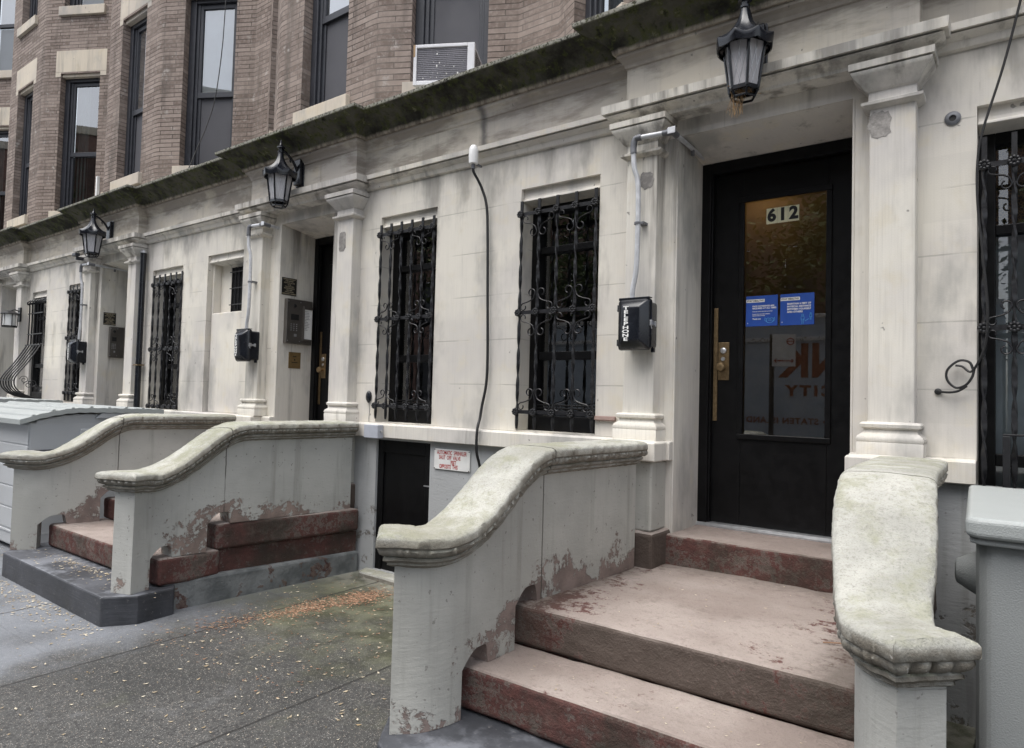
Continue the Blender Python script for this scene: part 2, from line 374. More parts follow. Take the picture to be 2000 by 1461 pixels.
def emis(name, col, st):
    n = NT(name); e = n.n('ShaderNodeEmission'); e.inputs[0].default_value = (*col, 1); e.inputs[1].default_value = st
    n.t.links.new(e.outputs[0], n.o.inputs[0]); MAT[name] = n.m
emis('lamp_glow', (1., .66, .28), 6.)

# ------------------------------------------------------------------ mesh helper
class MB:
    def __init__(s): s.v = []; s.f = []; s.uv = {}; s.key = {}
    def vert(s, p, merge=False):
        if merge:
            k = (round(p[0], 4), round(p[1], 4), round(p[2], 4))
            if k in s.key: return s.key[k]
            s.key[k] = len(s.v)
        s.v.append(tuple(p)); return len(s.v) - 1
    def face(s, pts, uv=None, merge=False):
        ids = [s.vert(p, merge) for p in pts]
        if len(set(ids)) < 3: return
        if uv: s.uv[len(s.f)] = uv
        s.f.append(ids)
    def box(s, x0, x1, y0, y1, z0, z1, M=None):
        b = len(s.v)
        P = [(x, y, z) for z in (z0, z1) for y in (y0, y1) for x in (x0, x1)]
        for p in P: s.v.append(tuple(M @ Vector(p)) if M else p)
        for q in ((0, 2, 3, 1), (4, 5, 7, 6), (0, 1, 5, 4), (2, 6, 7, 3), (0, 4, 6, 2), (1, 3, 7, 5)): s.f.append([b + i for i in q])
    def prism(s, poly, z0, z1):
        a = sum(poly[i - 1][0] * poly[i][1] - poly[i][0] * poly[i - 1][1] for i in range(len(poly)))
        if a < 0: poly = poly[::-1]
        b = len(s.v); n = len(poly)
        for z in (z0, z1):
            for p in poly: s.v.append((p[0], p[1], z))
        s.f.append([b + i for i in range(n)][::-1]); s.f.append([b + n + i for i in range(n)])
        for i in range(n):
            j = (i + 1) % n; s.f.append([b + i, b + j, b + n + j, b + n + i])
    def prism_x(s, poly, x0, x1):
        """poly in (y,z)"""
        a = sum(poly[i - 1][0] * poly[i][1] - poly[i][0] * poly[i - 1][1] for i in range(len(poly)))
        if a < 0: poly = poly[::-1]
        b = len(s.v); n = len(poly)
        for x in (x0, x1):
            for p in poly: s.v.append((x, p[0], p[1]))
        s.f.append([b + i for i in range(n)][::-1]); s.f.append([b + n + i for i in range(n)])
        for i in range(n):
            j = (i + 1) % n; s.f.append([b + i, b + j, b + n + j, b + n + i])
    def tube(s, pts, r, n=8, caps=True, flat=None):
        pts = [Vector(p) for p in pts]; m = len(pts); b = len(s.v); prev = None
        for i, p in enumerate(pts):
            t = (pts[min(i + 1, m - 1)] - pts[max(i - 1, 0)])
            if t.length < 1e-9: t = Vector((0, 0, 1))
            t.normalize()
            if prev is None:
                a = Vector((0, 1, 0)) if abs(t.y) < .9 else Vector((1, 0, 0))
                u = a - t * a.dot(t)
            else: u = prev - t * prev.dot(t)
            u.normalize(); w = t.cross(u); prev = u
            rr = r[i] if isinstance(r, (list, tuple)) else r
            for k in range(n):
                an = 2 * math.pi * k / n
                cu, cw = math.cos(an) * rr, math.sin(an) * rr
                if flat: cu *= flat
                s.v.append(tuple(p + u * cu + w * cw))
        for i in range(m - 1):
            for k in range(n):
                j = (k + 1) % n; s.f.append([b + i * n + k, b + i * n + j, b + (i + 1) * n + j, b + (i + 1) * n + k])
        if caps:
            s.f.append([b + k for k in range(n)][::-1]); s.f.append([b + (m - 1) * n + k for k in range(n)])
    def lathe(s, prof, c=(0, 0, 0), n=16, M=None, ph=0., rmod=None):
        b = len(s.v); m = len(prof)
        for r, z in prof:
            for k in range(n):
                a = 2 * math.pi * k / n + ph; q = r * (rmod(a) if rmod else 1)
                p = Vector((q * math.cos(a), q * math.sin(a), z))
                if M: p = M @ p
                s.v.append((p.x + c[0], p.y + c[1], p.z + c[2]))
        for i in range(m - 1):
            for k in range(n):
                j = (k + 1) % n; s.f.append([b + i * n + k, b + i * n + j, b + (i + 1) * n + j, b + (i + 1) * n + k])
        s.f.append([b + k for k in range(n)][::-1]); s.f.append([b + (m - 1) * n + k for k in range(n)])
    def sweep(s, path, prof):
        """path: axis-aligned plan polyline left->right seen from -y; prof: (offset outwards, z); mitred corners"""
        n = len(path); b = len(s.v); m = len(prof)
        def nrm(i, j):
            dx, dy = path[j][0] - path[i][0], path[j][1] - path[i][1]; l = math.hypot(dx, dy); return (dy / l, -dx / l)
        for i, p in enumerate(path):
            ns = []
            if i: ns.append(nrm(i - 1, i))
            if i < n - 1: ns.append(nrm(i, i + 1))
            if len(ns) == 2 and abs(ns[0][0] * ns[1][0] + ns[0][1] * ns[1][1]) < .5: o = (ns[0][0] + ns[1][0], ns[0][1] + ns[1][1])
            else: o = ns[0]
            for q in prof: s.v.append((p[0] + o[0] * q[0], p[1] + o[1] * q[0], q[1]))
        for i in range(n - 1):
            for k in range(m - 1):
                s.f.append([b + i * m + k, b + (i + 1) * m + k, b + (i + 1) * m + k + 1, b + i * m + k + 1])
        s.f.append([b + k for k in range(m)]); s.f.append([b + (n - 1) * m + k for k in range(m)][::-1])
    def ribbon_wall(s, plan, z0, z1, holes, depth, u0=0.):
        """vertical wall along plan polyline; holes (s0,s1,z0,z1) get reveals of the given depth"""
        L = [0.]
        for i in range(1, len(plan)): L.append(L[-1] + math.hypot(plan[i][0] - plan[i - 1][0], plan[i][1] - plan[i - 1][1]))
        ss = sorted(set([round(x, 5) for x in L] + [round(h[k], 5) for h in holes for k in (0, 1)]))
        zs = sorted(set([z0, z1] + [h[k] for h in holes for k in (2, 3) if z0 < h[k] < z1]))
        def at(q):
            for i in range(1, len(plan)):
                if q <= L[i] + 1e-5:
                    t = (q - L[i - 1]) / max(1e-9, L[i] - L[i - 1]); a, c = plan[i - 1], plan[i]
                    d = ((c[0] - a[0]) / (L[i] - L[i - 1]), (c[1] - a[1]) / (L[i] - L[i - 1]))
                    return (a[0] + (c[0] - a[0]) * t, a[1] + (c[1] - a[1]) * t), d
        for i in range(len(ss) - 1):
            a, c = ss[i], ss[i + 1]; pa = at(a)[0]; pc = at(c)[0]
            for j in range(len(zs) - 1):
                e, f = zs[j], zs[j + 1]; mx, mz = (a + c) / 2, (e + f) / 2
                if any(h[0] < mx < h[1] and h[2] < mz < h[3] for h in holes): continue
                s.face([(pa[0], pa[1], e), (pc[0], pc[1], e), (pc[0], pc[1], f), (pa[0], pa[1], f)],
                       [(a + u0, e), (c + u0, e), (c + u0, f), (a + u0, f)], True)
        for h in holes:
            dp = h[4] if len(h) > 4 else depth
            (A, d) = at((h[0] + h[1]) / 2); A = at(h[0])[0]; B = at(h[1])[0]; nx, ny = -d[1] * dp, d[0] * dp
            e, f = h[2], min(h[3], z1); A2 = (A[0] + nx, A[1] + ny); B2 = (B[0] + nx, B[1] + ny)
            def q(p, z): return (p[0], p[1], z)
            s.face([q(A, e), q(A, f), q(A2, f), q(A2, e)], [(0, e), (0, f), (dp, f), (dp, e)])
            s.face([q(B, e), q(B2, e), q(B2, f), q(B, f)], [(0, e), (dp, e), (dp, f), (0, f)])
            if f < z1: s.face([q(A, f), q(B, f), q(B2, f), q(A2, f)], [(h[0], 0), (h[1], 0), (h[1], dp), (h[0], dp)])
            if e > z0: s.face([q(A, e), q(A2, e), q(B2, e), q(B, e)], [(h[0], 0), (h[0], dp), (h[1], dp), (h[1], 0)])
    def mesh(s, name, origin=(0, 0, 0), smooth=None):
        me = bpy.data.meshes.new(name)
        me.from_pydata([(p[0] - origin[0], p[1] - origin[1], p[2] - origin[2]) for p in s.v], [], s.f)
        if s.uv:
            l = me.uv_layers.new(name='UVMap')
            for fi, uv in s.uv.items():
                p = me.polygons[fi]
                for k, li in enumerate(p.loop_indices): l.data[li].uv = uv[k]
        if smooth is not None:
            me.shade_smooth()
            me.set_sharp_from_angle(angle=rad(smooth))
        me.validate(); me.update(); return me

def tag(o, label=None, cat=None, group=None, kind=None):
    if label: o['label'] = label
    if cat: o['category'] = cat
    if group: o['group'] = group
    if kind: o['kind'] = kind
    return o
WL = {}
def thing(name, loc, label, cat, group=None):
    o = bpy.data.objects.new(name, None); COL.objects.link(o); o.location = loc; o.empty_display_size = .1
    WL[o] = tuple(loc); return tag(o, label, cat, group)
def put(name, mb, mat, parent=None, bevel=0., smooth=None, seg=2, origin=None):
    """mb holds world coordinates; the object's origin sits at its parent's (or at `origin`)"""
    org = WL[parent] if parent else (origin or (0, 0, 0))
    me = mb.mesh(name, org, smooth)
    if mat: me.materials.append(MAT[mat])
    o = bpy.data.objects.new(name, me); COL.objects.link(o)
    if parent: o.parent = parent
    else: o.location = org
    WL[o] = org
    if bevel:
        m = o.modifiers.new('edge', 'BEVEL'); m.width = bevel; m.segments = seg; m.limit_method = 'ANGLE'; m.angle_limit = rad(40)
        m.harden_normals = False
    return o
def copy_tree(o, parent=None):
    c = o.copy(); COL.objects.link(c); c.parent = parent
    for ch in [x for x in KIDS.get(o, [])]: KIDS.setdefault(c, []).append(copy_tree(ch, c))
    return c
KIDS = {}
def kids(root):
    for o in list(COL.objects):
        if o.parent: KIDS.setdefault(o.parent, [])
        if o.parent and o not in KIDS[o.parent]: KIDS[o.parent].append(o)

def text_mesh(mb, txt, size, M, weight=0., align='CENTER', sx=1., depth=.0, gap=1.):
    cu = bpy.data.curves.new('t', 'FONT'); cu.body = txt; cu.size = size; cu.align_x = align; cu.align_y = 'CENTER'
    cu.offset = weight; cu.extrude = depth; cu.resolution_u = 3; cu.space_character = gap
    ob = bpy.data.objects.new('t', cu); COL.objects.link(ob)
    dg = bpy.context.evaluated_depsgraph_get(); me = ob.evaluated_get(dg).to_mesh()
    b = len(mb.v)
    for v in me.vertices:
        p = M @ Vector((v.co.x * sx, v.co.y, v.co.z)); mb.v.append(tuple(p))
    for p in me.polygons: mb.f.append([b + i for i in p.vertices])
    ob.evaluated_get(dg).to_mesh_clear(); bpy.data.objects.remove(ob); bpy.data.curves.remove(cu)
def face_front(x, y, z): return Matrix.Translation((x, y, z)) @ Matrix.Rotation(rad(90), 4, 'X')                      # reads from -y
def face_right(x, y, z): return Matrix.Translation((x, y, z)) @ Matrix.Rotation(rad(90), 4, 'Z') @ Matrix.Rotation(rad(90), 4, 'X')  # reads from +x

def crom(pts, n=16):
    P = [Vector(p) for p in pts]; P = [P[0] * 2 - P[1]] + P + [P[-1] * 2 - P[-2]]; out = []
    for i in range(1, len(P) - 2):
        a, b, c, d = P[i - 1:i + 3]
        for k in range(n):
            t = k / n
            out.append(.5 * ((2 * b) + (c - a) * t + (2 * a - 5 * b + 4 * c - d) * t * t + (3 * b - a - 3 * c + d) * t ** 3))
    out.append(P[-2]); return out

# ------------------------------------------------------------------ the houses
WT0, WT1 = 1.145, 1.262           # water table
def house(c, x0, x1, bayc, half, oh, wins, label, uppers, grey_door=False, ledge=True):
    """c: centre of the entrance, half: pilaster spacing, oh: half of the opening, wins: ground windows (xa, xb, z0, z1)"""
    H = thing('rowhouse', (c, 0, 0), label, 'house', 'rowhouses of the terrace')
    dx0, dx1 = c - oh, c + oh
    # ground floor wall
    w = MB(); holes = [(dx0 - x0, dx1 - x0, .6, 3.175, .42)] + [(a - x0, b - x0, z0, z1, .19) for a, b, z0, z1 in wins] + [(q[0] - x0, q[1] - x0, q[2], q[3], q[4]) for q in NICHE.get(c, [])]
    w.ribbon_wall([(x0, 0), (x1, 0)], WT0, 3.40, [h for h in holes], .19); put('wall', w, 'stone_wall', H, .006)
    w = MB(); w.box(dx0 - .01, dx0 + .003, -.004, .42, .52, 3.17); w.box(dx0 - .10, dx0 - .0101, -.004, .02, .52, 3.17); put('door_jamb', w, 'stone_pier', H, .004)
    w = MB(); w.box(dx1 - .003, dx1 + .01, -.004, .42, .52, 3.17); w.box(dx1 + .0101, dx1 + .10, -.004, .02, .52, 3.17); put('door_jamb', w, 'stone_pier', H, .004)
    # basement strip, painted grey, with the door opening going down to the sill
    w = MB(); bh = [(dx0 - x0, dx1 - x0, .52, WT1 + 1, .42)]
    bw = [q for q in wins if q[4:] ]
    for a, b, zz0, zz1 in BASE.get(c, []): bh.append((a - x0, b - x0, zz0, zz1, .16))
    w.ribbon_wall([(x0, 0), (x1, 0)], -.35, WT0, bh, .2); put('basement_wall', w, 'basement_paint', H, .005)
    # water table, broken by the doorway
    w = MB()
    for a, b in ((x0, dx0), (dx1, x1)):
        segs = [(a, b)]
        for qa, qb, z0, z1 in wins:
            if z0 < WT0: segs = [s2 for (p, q) in segs for s2 in ([(p, q)] if qb <= p or qa >= q else [(p, qa), (qb, q)])]
        for p, q in segs:
            if q - p > .01: w = MB(); w.prism_x([(.1, WT0), (-.055, WT0), (-.06, WT0 + .006), (-.06, WT1 - .012), (-.05, WT1), (.1, WT1 + .004)], p, q); put('water_table', w, 'stone_pier', H, .006)
    # string course, frieze, cornice: all break forward over the entrance
    e0, e1 = c - half - .12, c + half + .12
    step = lambda d, k: [(x0, 0), (e0 + k, 0), (e0 + k, -d), (e1 - k, -d), (e1 - k, 0), (x1, 0)]
    w = MB(); w.sweep([(x0, 0), (x1, 0)], [(-.02, 3.29), (.022, 3.30), (.03, 3.315), (.036, 3.335), (.062, 3.348), (.075, 3.36), (.05, 3.361), (.05, 3.369), (.088, 3.370), (.092, 3.405), (.02, 3.415), (-.02, 3.415)])
    put('string_course', w, 'stone_plain', H, smooth=35)
    w = MB(); w.sweep([(e0 - .02, .02), (e0 - .02, -.09), (e1 + .02, -.09), (e1 + .02, .02)], [(-.15, 3.277), (.03, 3.281), (.034, 3.298), (.055, 3.315), (.082, 3.325), (.092, 3.336), (.066, 3.337), (.066, 3.346), (.108, 3.347), (.112, 3.398), (.03, 3.408), (-.15, 3.408)])
    put('entablature', w, 'stone_pier', H, smooth=35)
    w = MB(); w.sweep(step(.1, 0.), [(-.05, 3.40), (.0, 3.40), (.0, 3.65), (.010, 3.652), (.014, 3.675), (.032, 3.70), (.05, 3.715), (.054, 3.736), (-.05, 3.736)])
    put('frieze', w, 'stone_sooty', H, .004)
    w = MB(); w.sweep(step(.1, 0.), [(-.05, 3.735), (.070, 3.737), (.074, 3.752), (.082, 3.775), (.105, 3.805), (.150, 3.835), (.200, 3.858), (.235, 3.874), (.250, 3.888), (.262, 3.890), (.266, 3.916), (-.05, 3.93)])
    put('cornice', w, 'mossy_stone', H, smooth=30)
    w = MB(); w.face([(x0, -.05, 3.925), (x1, -.05, 3.925), (x1, 1.2, 3.97), (x0, 1.2, 3.97)]); put('ledge', w, 'mossy_stone', H)
    # lintel face + soffit of the porch
    w = MB(); w.prism_x([(.012, 3.176), (.012, 3.30), (.43, 3.30), (.43, 3.108)], dx0 + .001, dx1 - .001); put('porch_soffit', w, 'stone_plain', H)
    # pilasters
    pk = 1. if abs(c + 1.233) < .01 else .72
    for s in (-1, 1):
        px = c + s * half
        p = MB(); p.box(px - .105, px + .105, -.10, .02, 1.40, 3.06); sh = put('pilaster', p, 'stone_pier', H, .008)
        p = MB(); p.sweep([(px - .105, .02), (px - .105, -.10), (px + .105, -.10), (px + .105, .02)],
            [(-.08, 1.265), (.042, 1.265), (.044, 1.325), (.04, 1.33), (.046, 1.345), (.04, 1.36), (.018, 1.378), (.012, 1.395), (.03, 1.405), (.032, 1.42), (.022, 1.43), (-.08, 1.44)])
        put('base', p, 'stone_pier', sh, smooth=50)
        p = MB(); p.sweep([(px - .105, .02), (px - .105, -.10), (px + .105, -.10), (px + .105, .02)],
            [(-.08, 3.045), (.0, 3.05), (.012, 3.055), (.034, 3.068), (.036, 3.082), (.01, 3.092), (.004, 3.10), (.004, 3.14), (.02, 3.15), (.035, 3.175), (.07, 3.215), (.078, 3.23), (.078, 3.236), (.058, 3.237), (.058, 3.243), (.086, 3.244), (.088, 3.278), (-.08, 3.279)])
        put('capital', p, 'stone_pier', sh, smooth=40)
        p = MB(); p.sweep([(px - .172 * pk, .03), (px - .172 * pk, -.225 * pk), (px + .172 * pk, -.225 * pk), (px + .172 * pk, .03)], [(-.15, WT0), (.008, WT0), (.012, WT0 + .008), (.012, WT1 - .010), (.004, WT1 + .001), (-.15, WT1 + .007)])
        pd = put('pedestal', p, 'stone_pier', H, .005)
        p = MB(); p.box(px - .155 * pk, px + .155 * pk, -.205 * pk, .03, .725, WT0 - .001); put('pedestal_shaft', p, 'cheek_paint', pd, .012)
        p = MB(); p.box(px - .19 * pk, px + .19 * pk, -.26 * pk, .03, .5, .7249); put('pedestal_foot', p, 'foot_stone', pd, .018)
    # windows of the ground floor
    for i, (a, b, z0, z1) in enumerate(wins):
        W = MB(); y = {-11.0: .09, -12.40: .03}.get(a, .15); zt = z1 - .10
        W.box(a, a + .07, y, y + .08, z0, zt); W.box(b - .07, b, y, y + .08, z0, zt); W.box(a + .07, b - .07, y, y + .08, zt - .06, zt); W.box(a + .07, b - .07, y, y + .08, z0, z0 + .11)
        zm = z0 + (zt - z0) * .33; W.box(a + .07, b - .07, y + .02, y + .07, zm - .03, zm + .03); zr = z0 + (zt - z0) * .80
        W.box(a + .07, b - .07, y + .012, y + .07, zr - .025, zr + .025)
        for k in range(4): W.box(a + .071, b - .071, y + .01, y + .02, z0 + .115 + k * .022, z0 + .128 + k * .022)
        f = put('window', W, 'black_paint', H, .004)
        g = MB(); g.face([(a + .07, y + .05, z0 + .11), (b - .07, y + .05, z0 + .11), (b - .07, y + .05, zt - .06), (a + .07, y + .05, zt - .06)])
        put('glass', g, 'clear_glass' if z0 < 1 else 'dark_glass', f)
        bl = MB(); yb_ = y + (.075 if z0 < 1 else .16); bl.face([(a - .05, yb_, z0 - .05), (b + .05, yb_, z0 - .05), (b + .05, yb_, z1), (a - .05, yb_, z1)])
        for q in (a - .05, b + .05): bl.face([(q, y + .03, z0 - .05), (q, y + .16, z0 - .05), (q, y + .16, z1), (q, y + .03, z1)])
        for q in (z0 - .05, z1): bl.face([(a - .05, y + .03, q), (b + .05, y + .03, q), (b + .05, y + .16, q), (a - .05, y + .16, q)])
        put('blind', bl, 'shade_pale' if z0 < 1 else 'dark_room', f)
        if z0 < 1:
            gm = MB(); gm.face([(a + .07, y + .06, zr), (b - .07, y + .06, zr), (b - .07, y + .06, zt), (a + .07, y + .06, zt)]); put('mesh_panel', gm, 'gold_mesh', f)
        li = MB(); li.prism_x([(.035, z1 + .001), (.035, z1 - .052), (.03, z1 - .07), (.022, z1 - .078), (.02, z1 - .088), (.19, z1 - .105), (.19, z1 + .001)], a + .001, b - .001)
        put('window_lintel', li, 'stone_plain', f, .003)
    # entrance door
    D = MB(); y0, y1 = .40, .52; zt = 3.11; zb = .70
    D.box(dx0 + .001, dx0 + .065, y0, y1, zb, zt); D.box(dx1 - .065, dx1 - .001, y0, y1, zb, zt); D.box(dx0 + .065, dx1 - .065, y0, y1, zt - .075, zt)
    D.box(dx0 + .055, dx0 + .075, y0 + .02, y0 + .06, zb, zt - .075); 
    d = put('door', D, 'black_paint', H, .006)
    lx0, lx1 = dx0 + .068, dx1 - .068; gx0, gx1, gz0, gz1 = lx0 + (lx1 - lx0) * .225, lx1 - (lx1 - lx0) * .17, 1.30, 2.84
    L = MB(); y0, y1 = .455, .50
    L.box(lx0, gx0, y0, y1, zb + .02, zt - .08); L.box(gx1, lx1, y0, y1, zb + .02, zt - .08); L.box(gx0, gx1, y0, y1, gz1, zt - .08); L.box(gx0, gx1, y0, y1, zb + .02, gz0)
    put('leaf', L, 'black_paint', d, .004)
    L = MB()
    for a, b, e, f in ((gx0 - .022, gx0 + .012, gz0 + .0121, gz1 - .0121), (gx1 - .012, gx1 + .022, gz0 + .0121, gz1 - .0121), (gx0 - .022, gx1 + .022, gz1 - .012, gz1 + .022), (gx0 - .022, gx1 + .022, gz0 - .022, gz0 + .012)): L.box(a, b, y0 - .012, y0 + .01, e, f)
    put('glazing_bead', L, 'black_paint', d, .004)
    g = MB(); g.face([(gx0 + .008, .472, gz0), (gx1 - .008, .472, gz0), (gx1 - .008, .472, gz1), (gx0 + .008, .472, gz1)]); put('glass', g, 'dark_glass', d)
    hx = lx0 + .012
    g = MB(); g.box(hx, hx + .028, y0 - .008, y0, 1.39, 2.14)
    for k in range(9): g.lathe([(.004, 0), (.004, .004)], (hx + .014, y0 - .008, 1.43 + k * .083), 8, Matrix.Rotation(rad(90), 3, 'X'))
    put('door_strip', g, 'brass', d, .002)
    g = MB(); g.box(hx + .031, hx + .105, y0 - .007, y0, 1.66, 1.91); put('lock_plate', g, 'brass', d, .003)
    g = MB(); R = Matrix.Rotation(rad(90), 3, 'X')
    g.lathe([(.014, 0), (.014, .03), (.026, .036), (.031, .05), (.026, .062), (.01, .066)], (hx + .066, y0 - .007, 1.745), 16, R); put('knob', g, 'brass', d, smooth=40)
    g = MB(); g.lathe([(.02, 0), (.02, .012), (.015, .016)], (hx + .068, y0 - .007, 1.855), 14, R); g.lathe([(.013, 0), (.013, .008)], (hx + .066, y0 - .007, 1.80), 12, R); put('lock_cylinder', g, 'aluminium', d, smooth=40)
    g = MB(); g.prism_x([(.375, .699), (.375, .708), (.40, .722), (.50, .724), (.50, .699)], dx0 + .002, dx1 - .002); put('threshold', g, 'aluminium', d)
    # vestibule behind the door
    v = MB(); a, b, e, f = dx0 - .5, dx1 + .35, .60, 1.75
    v.face([(a, f, .7), (b, f, .7), (b, f, 3.3), (a, f, 3.3)]); v.face([(a, e, .7), (a, f, .7), (a, f, 3.3), (a, e, 3.3)]); v.face([(b, e, .7), (b, e, 3.3), (b, f, 3.3), (b, f, .7)])
    v.face([(a, e, 3.3), (a, f, 3.3), (b, f, 3.3), (b, e, 3.3)]); v.face([(a, e, .7), (b, e, .7), (b, f, .7), (a, f, .7)])
    ve = put('vestibule', v, 'tan_wall', H)
    v = MB(); v.lathe([(.07, -.03), (.07, 0)], (c - .45, 1.5, 3.28), 16); put('ceiling_lamp', v, 'lamp_glow', ve)
    # upper storeys: a canted bay of thin brick
    bh_, yf, yr, run = .76, .13, .75, 1.15
    def rnd(p, q, r_, k=4):   # rounded corner between directions
        return [p]
    def corner(P0, P1, P2, r=.07, k=4):
        a = Vector(P0) - Vector(P1); b = Vector(P2) - Vector(P1); a.normalize(); b.normalize(); out = []
        A = Vector(P1) + a * r; B = Vector(P1) + b * r
        for i in range(k + 1):
            t = i / k; out.append(tuple((1 - t) ** 2 * A + 2 * t * (1 - t) * Vector(P1) + t * t * B))
        return out
    pts = [(x0, yr), (bayc - bh_ - run, yr), (bayc - bh_, yf), (bayc + bh_, yf), (bayc + bh_ + run, yr), (x1, yr)]
    plan = [pts[0], pts[1]] + corner(pts[1], pts[2], pts[3]) + corner(pts[2], pts[3], pts[4]) + [pts[4], pts[5]]
    cl = math.hypot(run, yr - yf)
    s1 = pts[1][0] - x0; Ls = [0.]
    for i in range(1, len(plan)): Ls.append(Ls[-1] + math.hypot(plan[i][0] - plan[i - 1][0], plan[i][1] - plan[i - 1][1]))
    sF0 = Ls[2 + 4]; sF1 = Ls[7]                       # straight front from sF0 to sF1
    sC = Ls[11]                                         # start of the right cant
    fr = (sF0 + sF1) / 2; sR = Ls[11]; sE = Ls[12]
    wf = (fr - .355, fr + .345); wr = (sE - .98, sE - .27); wl = (s1 + .27, s1 + .98)
    Z0, Z1 = 4.33, 6.60
    holes = []
    for q in (wl, wf, wr):
        holes.append((q[0], q[1], Z0, Z1, .14)); holes.append((q[0], q[1], 7.70, 9.7, .14))
    w = MB(); w.ribbon_wall(plan, 3.9, 9.9, holes, .14, u0=x0); put('brick_wall', w, 'roman_brick', H)
    def at(q):
        for i in range(1, len(plan)):
            if q <= Ls[i] + 1e-6:
                a, b = Vector(plan[i - 1]), Vector(plan[i]); d_ = (b - a).normalized(); return a + d_ * (q - Ls[i - 1]), d_
    for wi, q in enumerate((wl, wf, wr)):
        A, d_ = at(q[0]); nrm = Vector((-d_.y, d_.x)); wd = q[1] - q[0]
        Mx = Matrix(((d_.x, nrm.x, 0, A.x), (d_.y, nrm.y, 0, A.y), (0, 0, 1, 0), (0, 0, 0, 1)))
        for fl, (z0, z1) in enumerate(((Z0, Z1), (7.70, 9.7))):
            up, lo = uppers[wi] if fl == 0 else ('shade_grey', 'shade_grey')
            zm = z0 + (z1 - z0) * .43 if fl == 0 else z0 + 1.0
            F = MB()
            for a, b, e, f, y_ in ((0.001, .085, z0, z1, .10), (wd - .06, wd - .001, z0, z1, .10), (.085, wd - .06, z1 - .10, z1 - .001, .10)): F.box(a, b, y_, y_ + .08, e, f, Mx)
            F.box(.085, .125, .125, .18, z0, z1 - .10, Mx); F.box(wd - .085, wd - .06, .125, .18, z0, z1 - .10, Mx)
            fr_ = put('window', F, 'window_paint', H, .006)
            s_ = MB(); s_.box(.125, wd - .085, .13, .17, zm - .035, zm + .035, Mx); s_.box(.125, .165, .135, .17, zm + .035, z1 - .10, Mx); s_.box(wd - .115, wd - .085, .135, .17, zm + .035, z1 - .10, Mx); s_.box(.165, wd - .115, .135, .17, z1 - .16, z1 - .10, Mx)
            s_.box(.125, .165, .15, .185, z0, zm - .035, Mx); s_.box(wd - .115, wd - .085, .15, .185, z0, zm - .035, Mx); s_.box(.165, wd - .115, .15, .185, z0, z0 + .07, Mx)
            put('sash', s_, 'window_paint', fr_, .003)
            p = MB(); p.face([Mx @ Vector(t) for t in ((.16, .155, zm + .03), (wd - .11, .155, zm + .03), (wd - .11, .155, z1 - .15), (.16, .155, z1 - .15))])
            put('pane', p, 'sky_glass', fr_)
            if lo != 'screen_grey':
                p = MB(); p.face([Mx @ Vector(t) for t in ((.16, .17, z0 + .06), (wd - .11, .17, z0 + .06), (wd - .11, .17, zm - .03), (.16, .17, zm - .03))])
                put('pane', p, 'clear_glass', fr_)
            p = MB(); y_ = .175 if up == 'shade_white' else .25; x_ = .125 + (wd - .21) * (.45 if up == 'curtain_green' else 0.)
            p.face([Mx @ Vector(t) for t in ((x_ if x_ > .13 else .1, y_, zm), (wd - .06, y_, zm), (wd - .06, y_, z1), (x_ if x_ > .13 else .1, y_, z1))]); put('blind', p, 'dark_room' if up == 'curtain_green' else up, fr_)
            if up == 'curtain_green':
                p = MB()
                for k in range(8):
                    a, b = .1 + (x_ - .1) * k / 8, .1 + (x_ - .1) * (k + 1) / 8; ya, yb = y_ + .02 * (k % 2), y_ + .02 * ((k + 1) % 2)
                    p.face([Mx @ Vector(t) for t in ((a, ya, z0), (b, yb, z0), (b, yb, z1), (a, ya, z1))])
                put('curtain', p, 'curtain_green', fr_)
            p = MB(); y_ = .165 if lo == 'screen_grey' else .26
            p.face([Mx @ Vector(t) for t in ((.1 if y_ > .2 else .16, y_, z0), (wd - .06 if y_ > .2 else wd - .11, y_, z0), (wd - .06 if y_ > .2 else wd - .11, y_, zm), (.1 if y_ > .2 else .16, y_, zm))])
            put('insect_screen' if lo == 'screen_grey' else 'blind', p, lo if lo != 'curtain_green' else 'dark_room', fr_)
            p = MB(); p.box(-.06, wd + .06, -.05, .12, z0 - .15, z0, Mx); put('sill', p, 'lintel_stone', fr_, .006)
            if fl == 0:
                p = MB(); p.box(-.10, wd + .11, -.003, .1, z1 + .02, z1 + .38, Mx); p.box(0.002, wd - .002, .03, .12, z1 - .045, z1 + .02, Mx); put('lintel', p, 'lintel_stone', fr_, .005)
                p = MB(); p.box(-.10, -.002, -.003, .06, z1 - .055, z1 + .018, Mx); p.box(wd + .002, wd + .11, -.003, .06, z1 - .055, z1 + .018, Mx); put('lintel_end', p, 'lintel_stone', fr_, .003)
    return H
NICHE = {-5.495: [(-7.26, -6.56, 1.262, 3.0, .17)]}
BASE = {-5.495: [(-4.42, -3.79, .03, 1.125)]}
SG = ('shade_white', 'screen_grey'); GG = ('shade_grey', 'screen_grey'); CG = ('curtain_green', 'curtain_green'); GL = ('shade_grey', 'shade_grey')
house(-1.233, -3.37, .86, -1.25, .70, .50, [(-2.95, -2.29, 1.272, 3.04), (-.178, .50, .45, 3.00)],
      'cream stone rowhouse with the big black door numbered 612', [GL, GL, GL])
house(-5.495, -7.54, -3.37, -5.50, .685, .41, [(-4.45, -3.79, 1.272, 3.04)],
      'cream stone rowhouse with an air conditioner in its bay window, left of the 612 door', [GG, SG, GG])
house(-9.51, -11.60, -7.54, -9.63, .645, .44, [(-8.52, -7.80, 1.262, 2.95), (-11.0, -10.42, 1.29, 2.97)],
      'cream stone rowhouse with the black drainpipe beside its doorway', [GG, SG, SG])
house(-13.33, -15.7, -11.60, -13.60, .65, .45, [(-12.40, -11.83, 1.30, 2.96)],
      'far rowhouse with the bulging iron window basket and small coach lamp', [CG, CG, CG])
